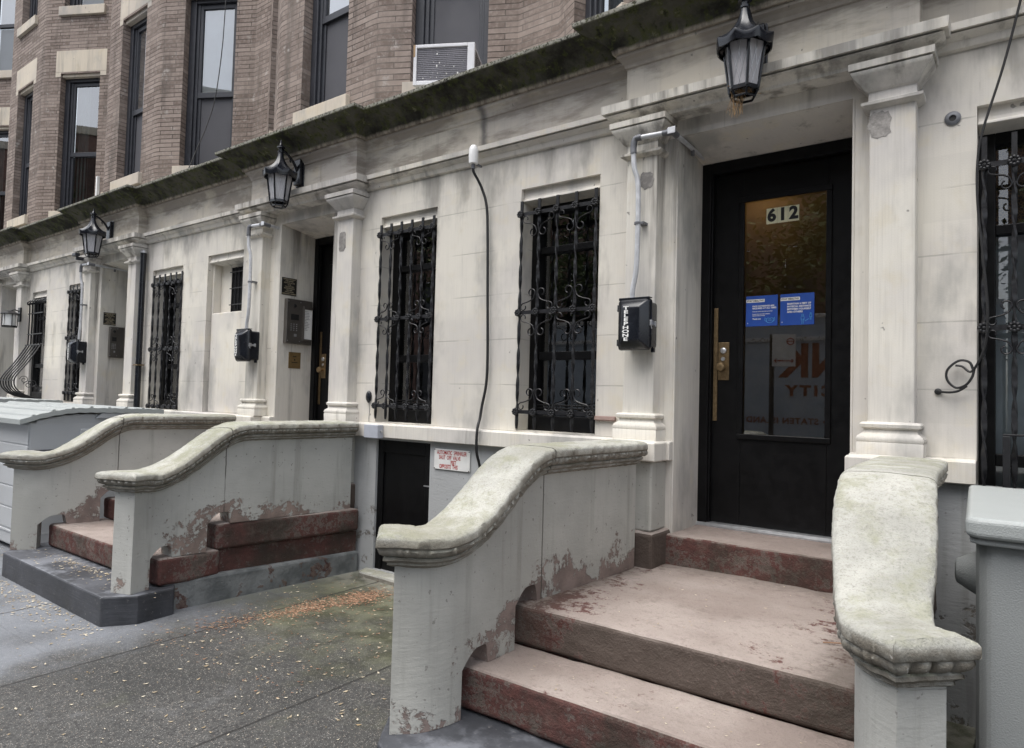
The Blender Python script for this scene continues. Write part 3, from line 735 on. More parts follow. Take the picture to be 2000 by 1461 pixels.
house(-17.4, -19.9, -15.7, -17.6, .65, .45, [],
      'last rowhouse at the left edge of the photo, only its bay showing', [CG, CG, CG])
house(2.99, .86, 5.1, 2.95, .70, .50, [], 'rowhouse to the right of the 612 house, past the frame', [GG, GG, GG])

# bricked-up shallow niche with a small dark window, belonging to the house behind the second stoop
def niche():
    H = [o for o in COL.objects if o.name.startswith('rowhouse') and abs(o.location.x + 5.495) < .01][0]
    return H

# ------------------------------------------------------------------ stoops
def smooth(t): t = max(0, min(1, t)); return t * t * t * (t * (6 * t - 15) + 10)
PROF0 = [(0, .006), (.09, .005), (.150, .001), (.172, -.006), (.180, -.016), (.181, -.042), (.174, -.048), (.166, -.050), (.168, -.060), (.160, -.073), (.142, -.083), (.130, -.086), (.142, -.091), (.143, -.101), (.128, -.107), (.120, -.113), (.122, -.121), (.106, -.127), (.096, -.131), (.088, -.135)]
EGG = {7: .6, 8: 1.0, 9: 1.1, 10: .9}
def cheek(parent, ctrl, paint, seed, hw=.088, kw=1., ztip=.945, wide=1.):
    path = crom([(x, y, 0) for x, y in ctrl], 40)
    # uniform resampling from the street end
    pts = path[::-1]; L = [0.]
    for i in range(1, len(pts)): L.append(L[-1] + (pts[i] - pts[i - 1]).length)
    tot = L[-1]; N = 230; rs = []
    j = 1
    for k in range(N + 1):
        q = tot * k / N
        while j < len(L) - 1 and L[j] < q: j += 1
        t = (q - L[j - 1]) / max(1e-9, L[j] - L[j - 1]); rs.append(pts[j - 1].lerp(pts[j], max(0, min(1, t))))
    def top(u): return ztip + (1.266 - ztip) * smooth((u - .10) / .80) - .012 * math.exp(-((u - .16) / .10) ** 2)
    tan = []
    for k in range(N + 1):
        d = rs[max(k - 1, 0)] - rs[min(k + 1, N)]; d.z = 0; tan.append(d.normalized())     # towards the street
    T = [Vector((-t.y, t.x, 0)) for t in tan]                                               # to the side
    du = tot / N
    PROF = [(w * kw if w < .17 else w * kw, h) for w, h in PROF0]; PROF[-1] = (hw, PROF[-1][1])
    cap = MB(); rng = random.Random(seed); M = len(PROF); EP = .058
    full = [(-w, h, i) for i, (w, h) in reversed(list(enumerate(PROF)))][:-1] + [(w, h, i) for i, (w, h) in enumerate(PROF)]
    rows = []
    for k in range(N + 1):
        u = k * du; sl = (top(u + .002) - top(u - .002)) / .004; a = math.atan(sl); z = top(u)
        up = tan[k] * math.sin(a) + Vector((0, 0, math.cos(a)))
        eg = abs(math.sin(math.pi * u / EP)) ** .6; dart = max(0, 1 - abs(((u / EP) % 1) - 0.) / .13) + max(0, 1 - abs(((u / EP) % 1) - 1.) / .13)
        row = []
        fk = 1. + (wide - 1.) * smooth((u - .12) / .5)
        for w, h, i in full:
            w = w * fk if abs(w) > hw + .002 else w
            e = EGG.get(i, 0.) * .026 * (eg - .72) * min(1, u * 30)
            ww = w + math.copysign(e, w) if w else 0.
            wob = (math.sin(u * 37 + i + seed) + math.sin(u * 71 + 2 * i)) * .0006 * min(1, u * 20)
            p = rs[k] + T[k] * (ww + wob) + up * (h + wob) + Vector((0, 0, z))
            if k == 0:
                fw = (PROF[2][0] + .004 if i <= 2 else PROF[i][0]) - hw
                p = p + tan[0] * fw
            row.append(cap.vert(p))
        rows.append(row)
    nf = len(full)
    for k in range(N):
        for m in range(nf - 1): cap.f.append([rows[k][m], rows[k][m + 1], rows[k + 1][m + 1], rows[k + 1][m]])
    cap.f.append(rows[N][::-1])
    # front return of the moulding
    na = 40; prev = None
    for i in range(2, M):
        w, h = PROF[i]; line = []
        for k in range(na + 1):
            s = -1 + 2 * k / na; x = s * w
            e = EGG.get(i, 0.) * (.021 * (abs(math.sin(math.pi * x / EP)) ** .6 - .72)) * min(1, (1 - abs(s)) * 9)
            fw = (PROF[2][0] + .004 if i <= 2 else w) - hw + e
            hh = h
            if i == 2:
                ax = abs(x)
                hh = PROF[0][1] + (PROF[1][1] - PROF[0][1]) * ax / PROF[1][0] if ax < PROF[1][0] else PROF[1][1] + (PROF[2][1] - PROF[1][1]) * (ax - PROF[1][0]) / (PROF[2][0] - PROF[1][0])
            line.append(cap.vert(rs[0] + T[0] * x + tan[0] * fw + Vector((0, 0, top(0) + hh))))
        if prev:
            for k in range(na): cap.f.append([prev[k], line[k], line[k + 1], prev[k + 1]])
        prev = line
    cap.f.append(prev[::-1])
    # body
    b = MB()
    S1, S2 = STEP_Y
    def zb(y):
        for s0, zl in ((S1, .333), (S2, .523)):
            if s0 - .065 <= y <= s0 + .10:
                t = (y - (s0 - .065)) / .165
                if t < .6: return zl + .01 + .075 * math.sin(t / .6 * math.pi / 2)
                if t < .86: return zl + .085
                return zl + .085 * math.sqrt(max(0, 1 - ((t - .86) / .14) ** 2))
        if y < S1 - .065: return .14
        if y < S2 - .065: return .333
        return .523
    L0 = []; R0 = []; LT = []; RT = []
    ks = []
    for k in range(N + 1):
        ks.append((k, rs[k].y))
        if k < N:
            for s0 in (S1 - .065, S2 - .065):
                if rs[k].y < s0 <= rs[k + 1].y: ks.append((k, s0 - .0005)); ks.append((k, s0 + .0005))
    for k, y in ks:
        u = k * du; zt = top(u) - .118; z0 = zb(y); cpt = rs[k] if y == rs[k].y else rs[k] + (rs[k + 1] - rs[k]) * ((y - rs[k].y) / (rs[k + 1].y - rs[k].y))
        fl = .012 * max(0, 1 - (z0 if z0 > .2 else 0) * 9) 
        cx = cpt + (tan[0] * .0 if k else Vector((0, 0, 0)))
        col = []
        for sd in (-1, 1):
            q = cx + T[k] * (sd * hw)
            col.append([b.vert((q.x, q.y, z0 + (zt - z0) * r)) for r in (0, 1)])
        L0.append(col)
    for k in range(len(L0) - 1):
        (a0, a1), (c0, c1) = L0[k]; (d0, d1), (e0, e1) = L0[k + 1]
        b.f.append([a0, d0, d1, a1]); b.f.append([c0, c1, e1, e0]); b.f.append([a0, c0, e0, d0])
    (a0, a1), (c0, c1) = L0[0]; b.f.append([a0, a1, c1, c0])
    (a0, a1), (c0, c1) = L0[-1]; b.f.append([a0, c0, c1, a1])
    w = put('cheek_wall', b, paint, parent, .008, smooth=40)
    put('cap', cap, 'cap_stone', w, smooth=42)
    return w

def stoop(loc, label, left, right, slab, landing, step1, base, flash, hw=.07, kw=.80, lmat='worn_step'):
    St = thing('stoop', loc, label, 'stoop', 'brownstone stoops')
    m = MB(); m.prism(slab, -.3, .14); put('slab', m, 'dark_slab', St, .012)
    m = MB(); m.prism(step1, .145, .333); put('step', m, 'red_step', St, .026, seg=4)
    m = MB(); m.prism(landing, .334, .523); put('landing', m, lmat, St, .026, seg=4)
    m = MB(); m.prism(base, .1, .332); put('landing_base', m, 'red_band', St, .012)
    m = MB(); m.prism(flash, -.3, .16); put('flashing', m, 'flashing_paint', St, .02)
    cheek(St, left, 'cheek_paint', 1, hw, kw); cheek(St, right, 'cheek_paint_worn', 2, hw, kw * (.84 if kw < .9 else 1.), .935 if kw < .9 else .945, 1.26 if kw < .9 else 1.)
    return St
STEP_Y = (-1.69, -1.33)
st1 = stoop((-1.2, -.8, 0), 'nearest stone stoop, its steps leading up to the 612 door',
      [(-1.908, -.29), (-1.912, -.45), (-1.94, -.9), (-1.962, -1.35), (-1.966, -1.6), (-1.968, -1.72), (-1.978, -1.82), (-2.012, -1.915), (-2.085, -1.99)],
      [(-.43, -.24), (-.422, -.45), (-.412, -.9), (-.378, -1.35), (-.346, -1.6), (-.330, -1.72), (-.309, -1.82), (-.272, -1.915), (-.202, -1.985)],
      [(-2.03, -2.11), (-1.90, -2.17), (-.36, -2.17), (-.23, -2.11), (-.09, -1.93), (-.09, -1.2), (-2.16, -1.2), (-2.16, -1.93)],
      [(-2.03, -1.33), (-.39, -1.33), (-.42, -.04), (-2.03, -.04)], [(-2.07, -1.69), (-.33, -1.69), (-.33, -1.3), (-2.07, -1.3)],
      [(-1.98, -1.30), (-.44, -1.30), (-.44, -.03), (-1.98, -.03)], [(-2.0, -1.32), (-.42, -1.32), (-.42, -.02), (-2.0, -.02)])
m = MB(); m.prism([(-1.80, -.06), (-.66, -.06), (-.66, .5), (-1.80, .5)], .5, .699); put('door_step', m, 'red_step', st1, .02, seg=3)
STEP_Y = (-1.65, -1.24)
st2 = stoop((-5.6, -.8, 0), 'middle stone stoop with red painted step ends and flaking grey side wall',
      [(-6.345, -.24), (-6.36, -.35), (-6.50, -1.0), (-6.57, -1.35), (-6.61, -1.58), (-6.65, -1.69), (-6.70, -1.77), (-6.776, -1.84)],
      [(-4.705, -.09), (-4.718, -.35), (-4.775, -.95), (-4.82, -1.35), (-4.835, -1.55), (-4.835, -1.68), (-4.82, -1.78), (-4.788, -1.87)],
      [(-6.67, -1.965), (-4.795, -1.985), (-4.668, -1.81), (-4.675, -1.565), (-4.80, -1.5), (-6.85, -1.5), (-6.85, -1.80)],
      [(-6.62, -1.24), (-4.735, -1.24), (-4.56, -.04), (-6.36, -.04)], [(-6.66, -1.65), (-4.735, -1.65), (-4.735, -1.2), (-6.64, -1.2)],
      [(-6.56, -1.2), (-4.775, -1.2), (-4.60, -.03), (-6.30, -.03)], [(-6.56, -1.60), (-4.765, -1.60), (-4.575, -.02), (-6.30, -.02)], .084, .95, 'red_band')
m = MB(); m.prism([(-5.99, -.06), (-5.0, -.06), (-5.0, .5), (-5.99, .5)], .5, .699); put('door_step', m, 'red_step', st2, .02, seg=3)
def sh(l, d): return [(x + d, y) for x, y in l]
STEP_Y = (-1.69, -1.33)
dx = -8.3
st3 = stoop((-9.5, -.8, 0), 'farthest stoop, mostly hidden behind the ridged storage box',
      sh([(-1.90, -.02), (-1.955, -.9), (-1.99, -1.6), (-2.05, -1.89), (-2.108, -2.0)], dx), sh([(-.50, -.02), (-.475, -.9), (-.44, -1.6), (-.36, -1.89), (-.28, -2.0)], dx),
      sh([(-2.03, -2.11), (-.23, -2.11), (-.09, -1.93), (-.09, -1.2), (-2.16, -1.2), (-2.16, -1.93)], dx),
      sh([(-2.03, -1.33), (-.39, -1.33), (-.42, -.04), (-2.03, -.04)], dx), sh([(-2.07, -1.69), (-.33, -1.69), (-.33, -1.3), (-2.07, -1.3)], dx),
      sh([(-1.98, -1.30), (-.44, -1.30), (-.44, -.03), (-1.98, -.03)], dx), sh([(-2.0, -1.32), (-.42, -1.32), (-.42, -.02), (-2.0, -.02)], dx))

tx = bpy.data.textures.new('worn', 'CLOUDS'); tx.noise_scale = .16; tx.noise_depth = 3
tf = bpy.data.textures.new('pitted', 'CLOUDS'); tf.noise_scale = .035; tf.noise_depth = 3
for o in list(COL.objects):
    base = o.name.split('.')[0]
    if base in ('step', 'landing', 'door_step', 'slab', 'pedestal_foot'):
        q = o.modifiers.new('fine', 'SUBSURF'); q.subdivision_type = 'SIMPLE'; q.levels = 5; q.render_levels = 5
        d = o.modifiers.new('worn', 'DISPLACE'); d.texture = tx; d.strength = .016 if base != 'slab' else .007; d.mid_level = .5; d.texture_coords = 'GLOBAL'
    if base == 'cap':
        d = o.modifiers.new('worn', 'DISPLACE'); d.texture = tf; d.strength = .007; d.mid_level = .5; d.texture_coords = 'GLOBAL'

# ------------------------------------------------------------------ ground
def gz(y): return -.01 + .021 * y
m = MB()
for i in range(24):
    for j in range(5):
        xa, xb = -30 + i * 2, -28 + i * 2; ya, yb = -5 + j, -4 + j
        m.face([(xa, ya, gz(ya)), (xb, ya, gz(ya)), (xb, yb, gz(yb)), (xa, yb, gz(yb))], None, True)
tag(put('sidewalk', m, 'sidewalk_concrete'), kind='structure', label='speckled concrete sidewalk in front of the stoops', cat='sidewalk')
m = MB(); m.box(-30, 18, -5.16, -5.002, -.4, gz(-5)); tag(put('kerb', m, 'kerb_stone', None, .015), kind='structure', label='granite kerb along the street edge', cat='kerb')
m = MB(); m.face([(-120, -60, -.262), (120, -60, -.262), (120, -5.1, -.258), (-120, -5.1, -.258)]); tag(put('street', m, 'asphalt'), kind='structure', label='asphalt street behind the photographer', cat='street')
m = MB(); m.face([(-120, -60, -.43), (120, -60, -.43), (120, 40, -.43), (-120, 40, -.43)]); tag(put('ground', m, 'asphalt'), kind='structure', label='ground under the whole street', cat='ground')
m = MB(); m.box(-60, 60, -17.5, -13.2, -.42, -.12); tag(put('pavement', m, 'kerb_stone', None, .02), kind='structure', label='far pavement across the street', cat='pavement')

# hatch under the window, with its stone threshold
t = thing('basement_hatch', (-4.1, .1, .1), 'low black wooden door under the barred window beside the middle stoop', 'door')
m = MB(); m.box(-4.419, -3.791, .035, .075, .03, 1.124); put('panel', m, 'black_paint', t, .003)
m = MB(); m.box(-4.418, -4.35, .02, .035, .03, 1.124); m.box(-3.86, -3.792, .02, .035, .03, 1.124); m.box(-4.35, -3.86, .02, .035, 1.02, 1.124); put('frame', m, 'black_paint', t, .004)
m = MB(); m.prism([(-4.50, .0), (-4.45, -.13), (-3.6, -.16), (-3.6, .0)], -.1, .034); put('threshold', m, 'cap_stone', t, .02)
m = MB(); m.box(-3.865, -3.80, .013, .0195, .775, .785); put('hasp', m, 'aluminium', t)

# ------------------------------------------------------------------ window grilles
def twisted_bar(z0, z1, ztop, r=.0115):
    b = MB(); n = int((ztop - z0) / .012); 
    for i in range(n + 1):
        z = z0 + (ztop - z0) * i / n
        tw = 0. if z > z1 else (z1 - z) / .205 * math.pi
        for px, py in ((r, r * .45), (-r, r * .45), (-r, -r * .45), (r, -r * .45)):
            b.v.append((px * math.cos(tw) - py * math.sin(tw), px * math.sin(tw) + py * math.cos(tw), z))
    for i in range(n):
        for c in range(4):
            d = (c + 1) % 4; b.f.append([i * 4 + c, i * 4 + d, i * 4 + 4 + d, i * 4 + 4 + c])
    b.f.append([3, 2, 1, 0]); b.f.append([n * 4 + c for c in range(4)]); return b
def rosette():
    b = MB(); R = Matrix.Rotation(rad(90), 3, 'X')
    for k in range(8):
        a = 2 * math.pi * k / 8
        b.lathe([(.002, -.002), (.0095, .0), (.0098, .007), (.006, .012), (.001, .0135)], (.0185 * math.cos(a), 0, .0185 * math.sin(a)), 8, R)
    b.lathe([(.016, -.004), (.016, .005), (.004, .008)], (0, 0, 0), 10, R)
    b.lathe([(.006, .0), (.006, .013), (.002, .016)], (0, 0, 0), 8, R); return b
def scroll(w, sx, sz):
    P = []
    cx, cz, r = -.72 * w, -.27 * w, .165 * w
    for k in range(15):
        a = rad(-20 + k * 19.5); q = r * (.62 + .38 * min(1, k / 7)); P.append((cx + q * math.cos(a), cz + q * math.sin(a)))
    P += [(-.46 * w, -.50 * w), (-.20 * w, -.62 * w)]
    cx, cz = -.27 * w, -.90 * w; r = .19 * w
    for k in range(16):
        a = rad(35 - k * 19.0); q = r * (1 - .38 * max(0, (k - 8) / 8)); P.append((cx + q * math.cos(a), cz + q * math.sin(a)))
    pts = crom([(x * sx, 0, z * sz) for x, z in P], 3)
    b = MB(); b.tube(pts, .0046, 6, True); return b
ROS = rosette().mesh('rosette'); ROS.materials.append(MAT['black_iron'])
def link(name, me, parent, loc):
    o = bpy.data.objects.new(name, me); COL.objects.link(o); o.parent = parent; o.location = loc; return o
def grille(xs, y, rails, ztop, zbot, label, pairs, low_rail=True):
    xm = sum(xs) / len(xs); G = thing('window_grille', (xm, y, zbot), label, 'window grille', 'black iron window grilles')
    bm = twisted_bar(0., rails[0] - zbot, ztop - zbot).mesh('bar', smooth=30); bm.materials.append(MAT['black_iron'])
    for x in xs: link('bar', bm, G, (x - xm, 0, 0))
    r = MB(); r.box(xs[0] - xm - .012, xs[-1] - xm + .012, .008, .014, -.013, .013); rm = r.mesh('rail'); rm.materials.append(MAT['black_iron'])
    for z in rails: link('rail', rm, G, (0, -.022, z - zbot))
    w = (xs[1] - xs[0]) * .98
    SC = {}
    for sx in (1, -1):
        for sz in (1, -1):
            me = scroll(w, sx, sz).mesh('scroll', smooth=60); me.materials.append(MAT['black_iron']); SC[sx, sz] = me
    for z in rails:
        for x in xs: link('rosette', ROS, G, (x - xm, -.018, z - zbot))
    for c in pairs:
        for sx in (1, -1):
            for zi, sg in ((0, 1), (1, 1), (1, -1), (2, -1)):
                if zi < len(rails): link('scroll', SC[sx, sg], G, (xs[c] - xm, -.012, rails[zi] - zbot))
    return G
def lin(a, b, n): return [a + (b - a) * i / (n - 1) for i in range(n)]
grille(lin(-2.935, -2.312, 5), -.010, (2.845, 2.125, 1.408), 2.945, 1.285, 'five-bar twisted iron grille over the window beside the 612 doorway', (1, 3))
grille(lin(-4.437, -3.815, 6), -.010, (2.878, 2.15, 1.412), 2.968, 1.30, 'six-bar twisted iron grille over the window above the low black door', (1, 4))
gr = grille([-.148, -.03, .088, .206, .324, .442], -.010, (2.692, 1.90), 2.835, .62, 'twisted iron grille at the right edge, behind the grey-green bin', (1, 4))
m = MB()
for a, b, e, f in ((-.075, -.045, .6, 1.385), (.022, .052, .6, 1.385), (-.0451, .5, 1.10, 1.135)): m.box(a, b, -.052, -.034, e, f)
m.box(-.074, .5, -.050, -.036, 1.386, 1.396)
put('lower_guard', m, 'black_iron', gr, .002)
grille(lin(-8.46, -7.80, 6), -.010, (2.76, 1.98, 1.30), 2.88, 1.275, 'twisted iron grille between the drainpipe and the niche window', (1, 4))
grille(lin(-10.96, -10.46, 5), -.010, (2.86, 2.20, 1.42), 2.95, 1.31, 'narrow twisted grille half hidden by the third phone box', (1, 3))

# bulging basket grille of the far house
t = thing('window_grille', (-12.1, -.1, 1.3), 'bulging belly-shaped iron basket over the far left window', 'window grille', 'black iron window grilles')
prof = [(-.02, 2.83), (-.06, 2.80), (-.055, 2.76), (-.03, 2.74), (-.03, 2.2), (-.05, 2.12), (-.20, 1.85), (-.33, 1.66), (-.36, 1.56), (-.33, 1.46), (-.22, 1.37), (-.06, 1.32), (-.02, 1.31)]
for k in range(6):
    m = MB(); m.tube(crom([(-12.40 + k * .112, y, z) for y, z in prof], 5), .010, 6); put('bar', m, 'black_iron', t, smooth=50)
for y, z in ((-.035, 2.62), (-.035, 2.30), (-.055, 2.13), (-.365, 1.58)):
    m = MB(); m.box(-12.42, -11.83, y - .008, y + .008, z - .008, z + .008); put('rail', m, 'black_iron', t)
for k in range(4):
    m = MB(); yy = -.07 - .055 * k; zz = 1.46 + .04 * (k % 2) + .03 * k
    m.tube([(-11.84, yy + (.012 + .003 * i) * math.cos(i * .55), zz + (.012 + .003 * i) * math.sin(i * .55)) for i in range(18)], .005, 5); put('scroll', m, 'black_iron', t)

# ------------------------------------------------------------------ niche with a small window (house behind the middle stoop)
t = thing('niche', (-6.9, 0, 1.26), 'shallow cream panel niche with a small dark window, behind the second phone box', 'niche')
m = MB(); xa, xb = -7.26, -6.56
m.box(xa + .001, xb - .001, .15, .17, 1.265, 3.0); put('back_wall', m, 'stone_plain', t)
m = MB(); m.box(xa + .035, xb - .0011, .045, .1499, 1.263, 2.36); put('filled_panel', m, 'stone_plain', t, .012)
m = MB(); m.box(xa + .0012, xa + .03, .06, .1499, 1.263, 2.93); put('left_jamb', m, 'stone_plain', t, .005)
m = MB(); m.prism_x([(.03, 2.999), (.03, 2.955), (.025, 2.94), (.017, 2.93), (.015, 2.92), (.1499, 2.90), (.1499, 2.999)], xa + .001, xb - .001); put('head', m, 'stone_pier', t, .003)
m = MB(); m.box(-7.0, xb - .0012, .140, .1498, 2.361, 2.865); put('opening', m, 'dark_room', t)
for k in range(6):
    m = MB(); m.tube([(-6.965 + k * .066, .125, 2.362), (-6.965 + k * .066, .125, 2.86)], .010, 6); put('bar', m, 'black_iron', t)
for k in range(3):
    m = MB(); m.tube([(-7.0, .118, 2.45 + k * .18), (-6.565, .118, 2.45 + k * .18)], .006, 6); put('rail', m, 'black_iron', t)

# ------------------------------------------------------------------ lanterns
def lantern(loc):
    L = thing('wall_lantern', loc, 'x', 'lantern', 'black lanterns over the doorways')
    cx, cy, z = loc; zb, zt = z - .27, z
    def hexp(r, zz, ph=0.): return [(cx + r * math.cos(ph + k * math.pi / 3), cy + r * math.sin(ph + k * math.pi / 3), zz) for k in range(6)]
    m = MB()
    A, B = hexp(.078, zb + .02), hexp(.113, zt)
    for k in range(6): m.tube([A[k], B[k]], .0085, 6)
    for r0, z0, z1 in ((.082, zb + .012, zb + .034),):
        for k in range(6):
            P, Q = hexp(r0, z0), hexp(r0, z1); p, q = hexp(r0 - .014, z0), hexp(r0 - .014, z1); j = (k + 1) % 6
            m.face([P[k], P[j], Q[j], Q[k]]); m.face([p[j], p[k], q[k], q[j]]); m.face([Q[k], Q[j], q[j], q[k]]); m.face([P[j], P[k], p[k], p[j]])
    A2, B2 = hexp(.060, zb - .02), hexp(.080, zb + .014)
    for k in range(6):
        j = (k + 1) % 6; m.tube([A2[k], A2[j]], .0075, 5); m.tube([A2[k], B2[k]], .006, 5)
    put('cage', m, 'black_enamel', L, .001)
    m = MB()
    for k in range(6):
        j = (k + 1) % 6; p = hexp(.074, zb + .03); q = hexp(.108, zt - .005); m.face([p[k], p[j], q[j], q[k]])
    put('pane', m, 'frosted_pane', L)
    m = MB()
    for k in range(6):
        j = (k + 1) % 6; p = hexp(.0765, zb + .03); q = hexp(.1105, zt - .005)
        P0, P1, Q0, Q1 = map(Vector, (p[k], p[j], q[k], q[j]))
        def at(u, v): return (P0.lerp(P1, u)).lerp(Q0.lerp(Q1, u), v)
        for a, b in (((.05, .08), (.62, .98)), ((.38, .02), (.95, .92)), ((.95, .08), (.38, .98)), ((.62, .02), (.05, .92))): m.tube([at(*a), at(*b)], .0016, 4)
    put('leading', m, 'galvanised', L)
    # flared scalloped hat
    m = MB(); n = 96; prof = [(.021, .215), (.024, .195), (.031, .165), (.044, .13), (.064, .095), (.090, .062), (.118, .038), (.150, .020), (.1515, .013), (.149, -.004), (.146, -.026), (.138, -.028), (.136, .0), (.02, .03)]
    b0 = len(m.v)
    for i, (r, zz) in enumerate(prof):
        for k in range(n):
            a = 2 * math.pi * k / n + .2; pk = 1 - abs(math.sin(4 * a)); q = min(1, r / .15) if i < 10 else .6
            rr = r * (1 + .07 * (pk - .36) * q); dz = .024 * (pk - .36) * q ** 1.5
            m.v.append((cx + rr * math.cos(a), cy + rr * math.sin(a), zt + zz + dz))
    for i in range(len(prof) - 1):
        for k in range(n):
            j = (k + 1) % n; m.f.append([b0 + (i + 1) * n + k, b0 + (i + 1) * n + j, b0 + i * n + j, b0 + i * n + k])
    put('hat', m, 'black_enamel', L, smooth=35)
    m = MB(); m.lathe([(.022, .205), (.028, .21), (.028, .222), (.02, .226), (.02, .245), (.038, .252), (.036, .262), (.018, .275), (.009, .30), (.003, .335)], (cx, cy, zt), 12); put('finial', m, 'black_enamel', L, smooth=35)
    m = MB(); wy = -.102
    m.box(cx - .05, cx + .05, wy - .045, wy - .0121, z - .04, z + .20); m.box(cx - .062, cx + .062, wy - .012, wy - .0005, z - .055, z + .215); put('wall_plate', m, 'black_enamel', L, .006)
    m = MB(); m.tube(crom([(cx, cy, zt + .238), (cx, cy + .045, zt + .230), (cx, cy + .095, zt + .200), (cx, wy - .075, zt + .15), (cx, wy - .04, zt + .09)], 6), .013, 8)
    m.tube(crom([(cx, cy + .11, zt + .15), (cx, cy + .10, zt + .17), (cx, cy + .12, zt + .18), (cx, wy - .03, zt + .06)], 5), .006, 6); put('arm', m, 'black_enamel', L, smooth=50)
    return L
lan = lantern((-1.22, -.325, 3.465)); lan['label'] = 'black lantern above the 612 door, straw poking out of its bottom'
kids(lan)
for x, z, lb in ((-5.487, 3.504, 'black lantern above the middle doorway, in front of the mossy cornice'), (-9.474, 3.453, 'black lantern above the third doorway, smallest of the three matching ones')):
    c = copy_tree(lan); c.location = (x, -.325, z); c['label'] = lb
m = MB(); rr = random.Random(3)
for k in range(26):
    x, y = -1.25 + rr.uniform(-.03, .04), -.34 + rr.uniform(-.03, .03); l = rr.uniform(.03, .12)
    m.tube([(x, y, 3.21), (x + rr.uniform(-.015, .01), y, 3.185), (x + rr.uniform(-.035, .015), y + rr.uniform(-.01, .01), 3.185 - l)], .0012, 4)
for k in range(40):
    x, y = -1.22 + rr.uniform(-.045, .045), -.325 + rr.uniform(-.045, .045)
    m.tube([(x, y, 3.205 + rr.uniform(0, .03)), (x + rr.uniform(-.04, .04), y + rr.uniform(-.04, .04), 3.205 + rr.uniform(0, .03))], .0014, 4)
tag(put('nest_straw', m, 'straw', None, origin=(-1.2, -.37, 3.18)), 'tuft of nest straw hanging out of the lantern over the 612 door', 'straw')
# small coach lamp on the far pilaster
t = thing('wall_lantern', (-12.55, -.2, 2.5), 'small square coach lamp with white glass on the far left pilaster', 'lantern')
cx, cy = -12.55, -.24
m = MB(); m.box(cx - .05, cx + .05, -.125, -.10, 2.50, 2.72); m.tube([(cx, -.12, 2.66), (cx, -.18, 2.68), (cx, cy, 2.655)], .01, 6); put('bracket', m, 'black_iron', t, .004)
m = MB(); m.lathe([(.12, 2.60), (.13, 2.61), (.06, 2.65), (.02, 2.66)], (cx, cy, 0), 12); m.lathe([(.10, 2.40), (.105, 2.425)], (cx, cy, 0), 12)
for k in range(6): a = k * math.pi / 3; m.tube([(cx + .1 * math.cos(a), cy + .1 * math.sin(a), 2.42), (cx + .1 * math.cos(a), cy + .1 * math.sin(a), 2.61)], .006, 5)
put('cage', m, 'black_iron', t)
m = MB(); m.lathe([(.085, 2.425), (.085, 2.60)], (cx, cy, 0), 14); put('glass', m, 'white_plastic', t, smooth=40)

# ------------------------------------------------------------------ telephone boxes with conduits
def telbox(x, zc, label, yb=-.10):
    T = thing('telephone_box', (x, yb, zc), label, 'phone box', 'black metal telephone boxes')
    w, h = .105, .155; y = yb
    m = MB()
    def ring(wx, hz, yy, r=.02):
        out = []
        for sx, sz, a0 in ((1, 1, 0), (-1, 1, 90), (-1, -1, 180), (1, -1, 270)):
            for k in range(4):
                a = rad(a0 + k * 30); out.append((x + sx * (wx - r) + r * math.cos(a), yy, zc + sz * (hz - r) + r * math.sin(a)))
        return out
    def loft(rs):
        b = len(m.v); n = len(rs[0])
        for r in rs: m.v.extend(r)
        for i in range(len(rs) - 1):
            for k in range(n):
                j = (k + 1) % n; m.f.append([b + i * n + j, b + i * n + k, b + (i + 1) * n + k, b + (i + 1) * n + j])
        m.f.append([b + k for k in range(n)]); m.f.append([b + (len(rs) - 1) * n + k for k in range(n)][::-1])
    loft([ring(w - .012, h - .012, y - .001), ring(w - .012, h - .012, y - .095)]); put('case', m, 'black_enamel', T, smooth=35)
    m = MB(); loft([ring(w + .002, h + .002, y - .0955), ring(w + .004, h + .004, y - .115), ring(w - .004, h - .004, y - .135), ring(w - .045, h - .05, y - .175, .012), ring(w - .05, h - .056, y - .178, .01)]); put('lid', m, 'black_enamel', T, smooth=28)
    m = MB(); m.box(x - w + .004, x + w - .002, y - .132, y - .09, zc + h + .0045, zc + h + .010); m.box(x - w + .004, x + w - .002, y - .1355, y - .1325, zc + h - .006, zc + h + .010); put('rain_hood', m, 'black_enamel', T, .003)
    for dz in (.105, -.11):
        m = MB(); m.tube([(x - w - .008, y - .105, zc + dz - .02), (x - w - .008, y - .105, zc + dz + .02)], .012, 8); put('hinge', m, 'black_enamel', T)
    m = MB(); m.box(x + w - .03, x + w - .01, y - .04, y - .02, zc - h - .012, zc - h + .014); put('drain_stub', m, 'black_enamel', T)
    m = MB(); m.box(x + w - .0115, x + w + .012, y - .125, y - .10, zc - .012, zc + .022); m.box(x + w - .0114, x + w + .004, y - .0995, y - .05, zc - .004, zc + .012); m.box(x + w - .0113, x + w + .010, y - .062, y - .0505, zc - .012, zc + .02)
    m.tube([(x + w + .006, y - .118, zc - .012), (x + w + .008, y - .112, zc - .03)], .004, 6); put('latch', m, 'aluminium', T, .002)
    m = MB()
    for i, ch in enumerate('TELEPHONE'):
        text_mesh(m, ch, .0275, face_front(x - .028, y - .1795, zc + .0945 - i * .0238), .0009, sx=2.1)
    put('lettering', m, 'letter_white', T)
    return T
telbox(-1.905, 1.975, 'black TELEPHONE box on the pilaster left of the 612 door')
telbox(-6.15, 1.955, 'black TELEPHONE box on the left pilaster of the middle doorway')
telbox(-10.155, 1.972, 'small black TELEPHONE box on the pilaster of the third doorway')
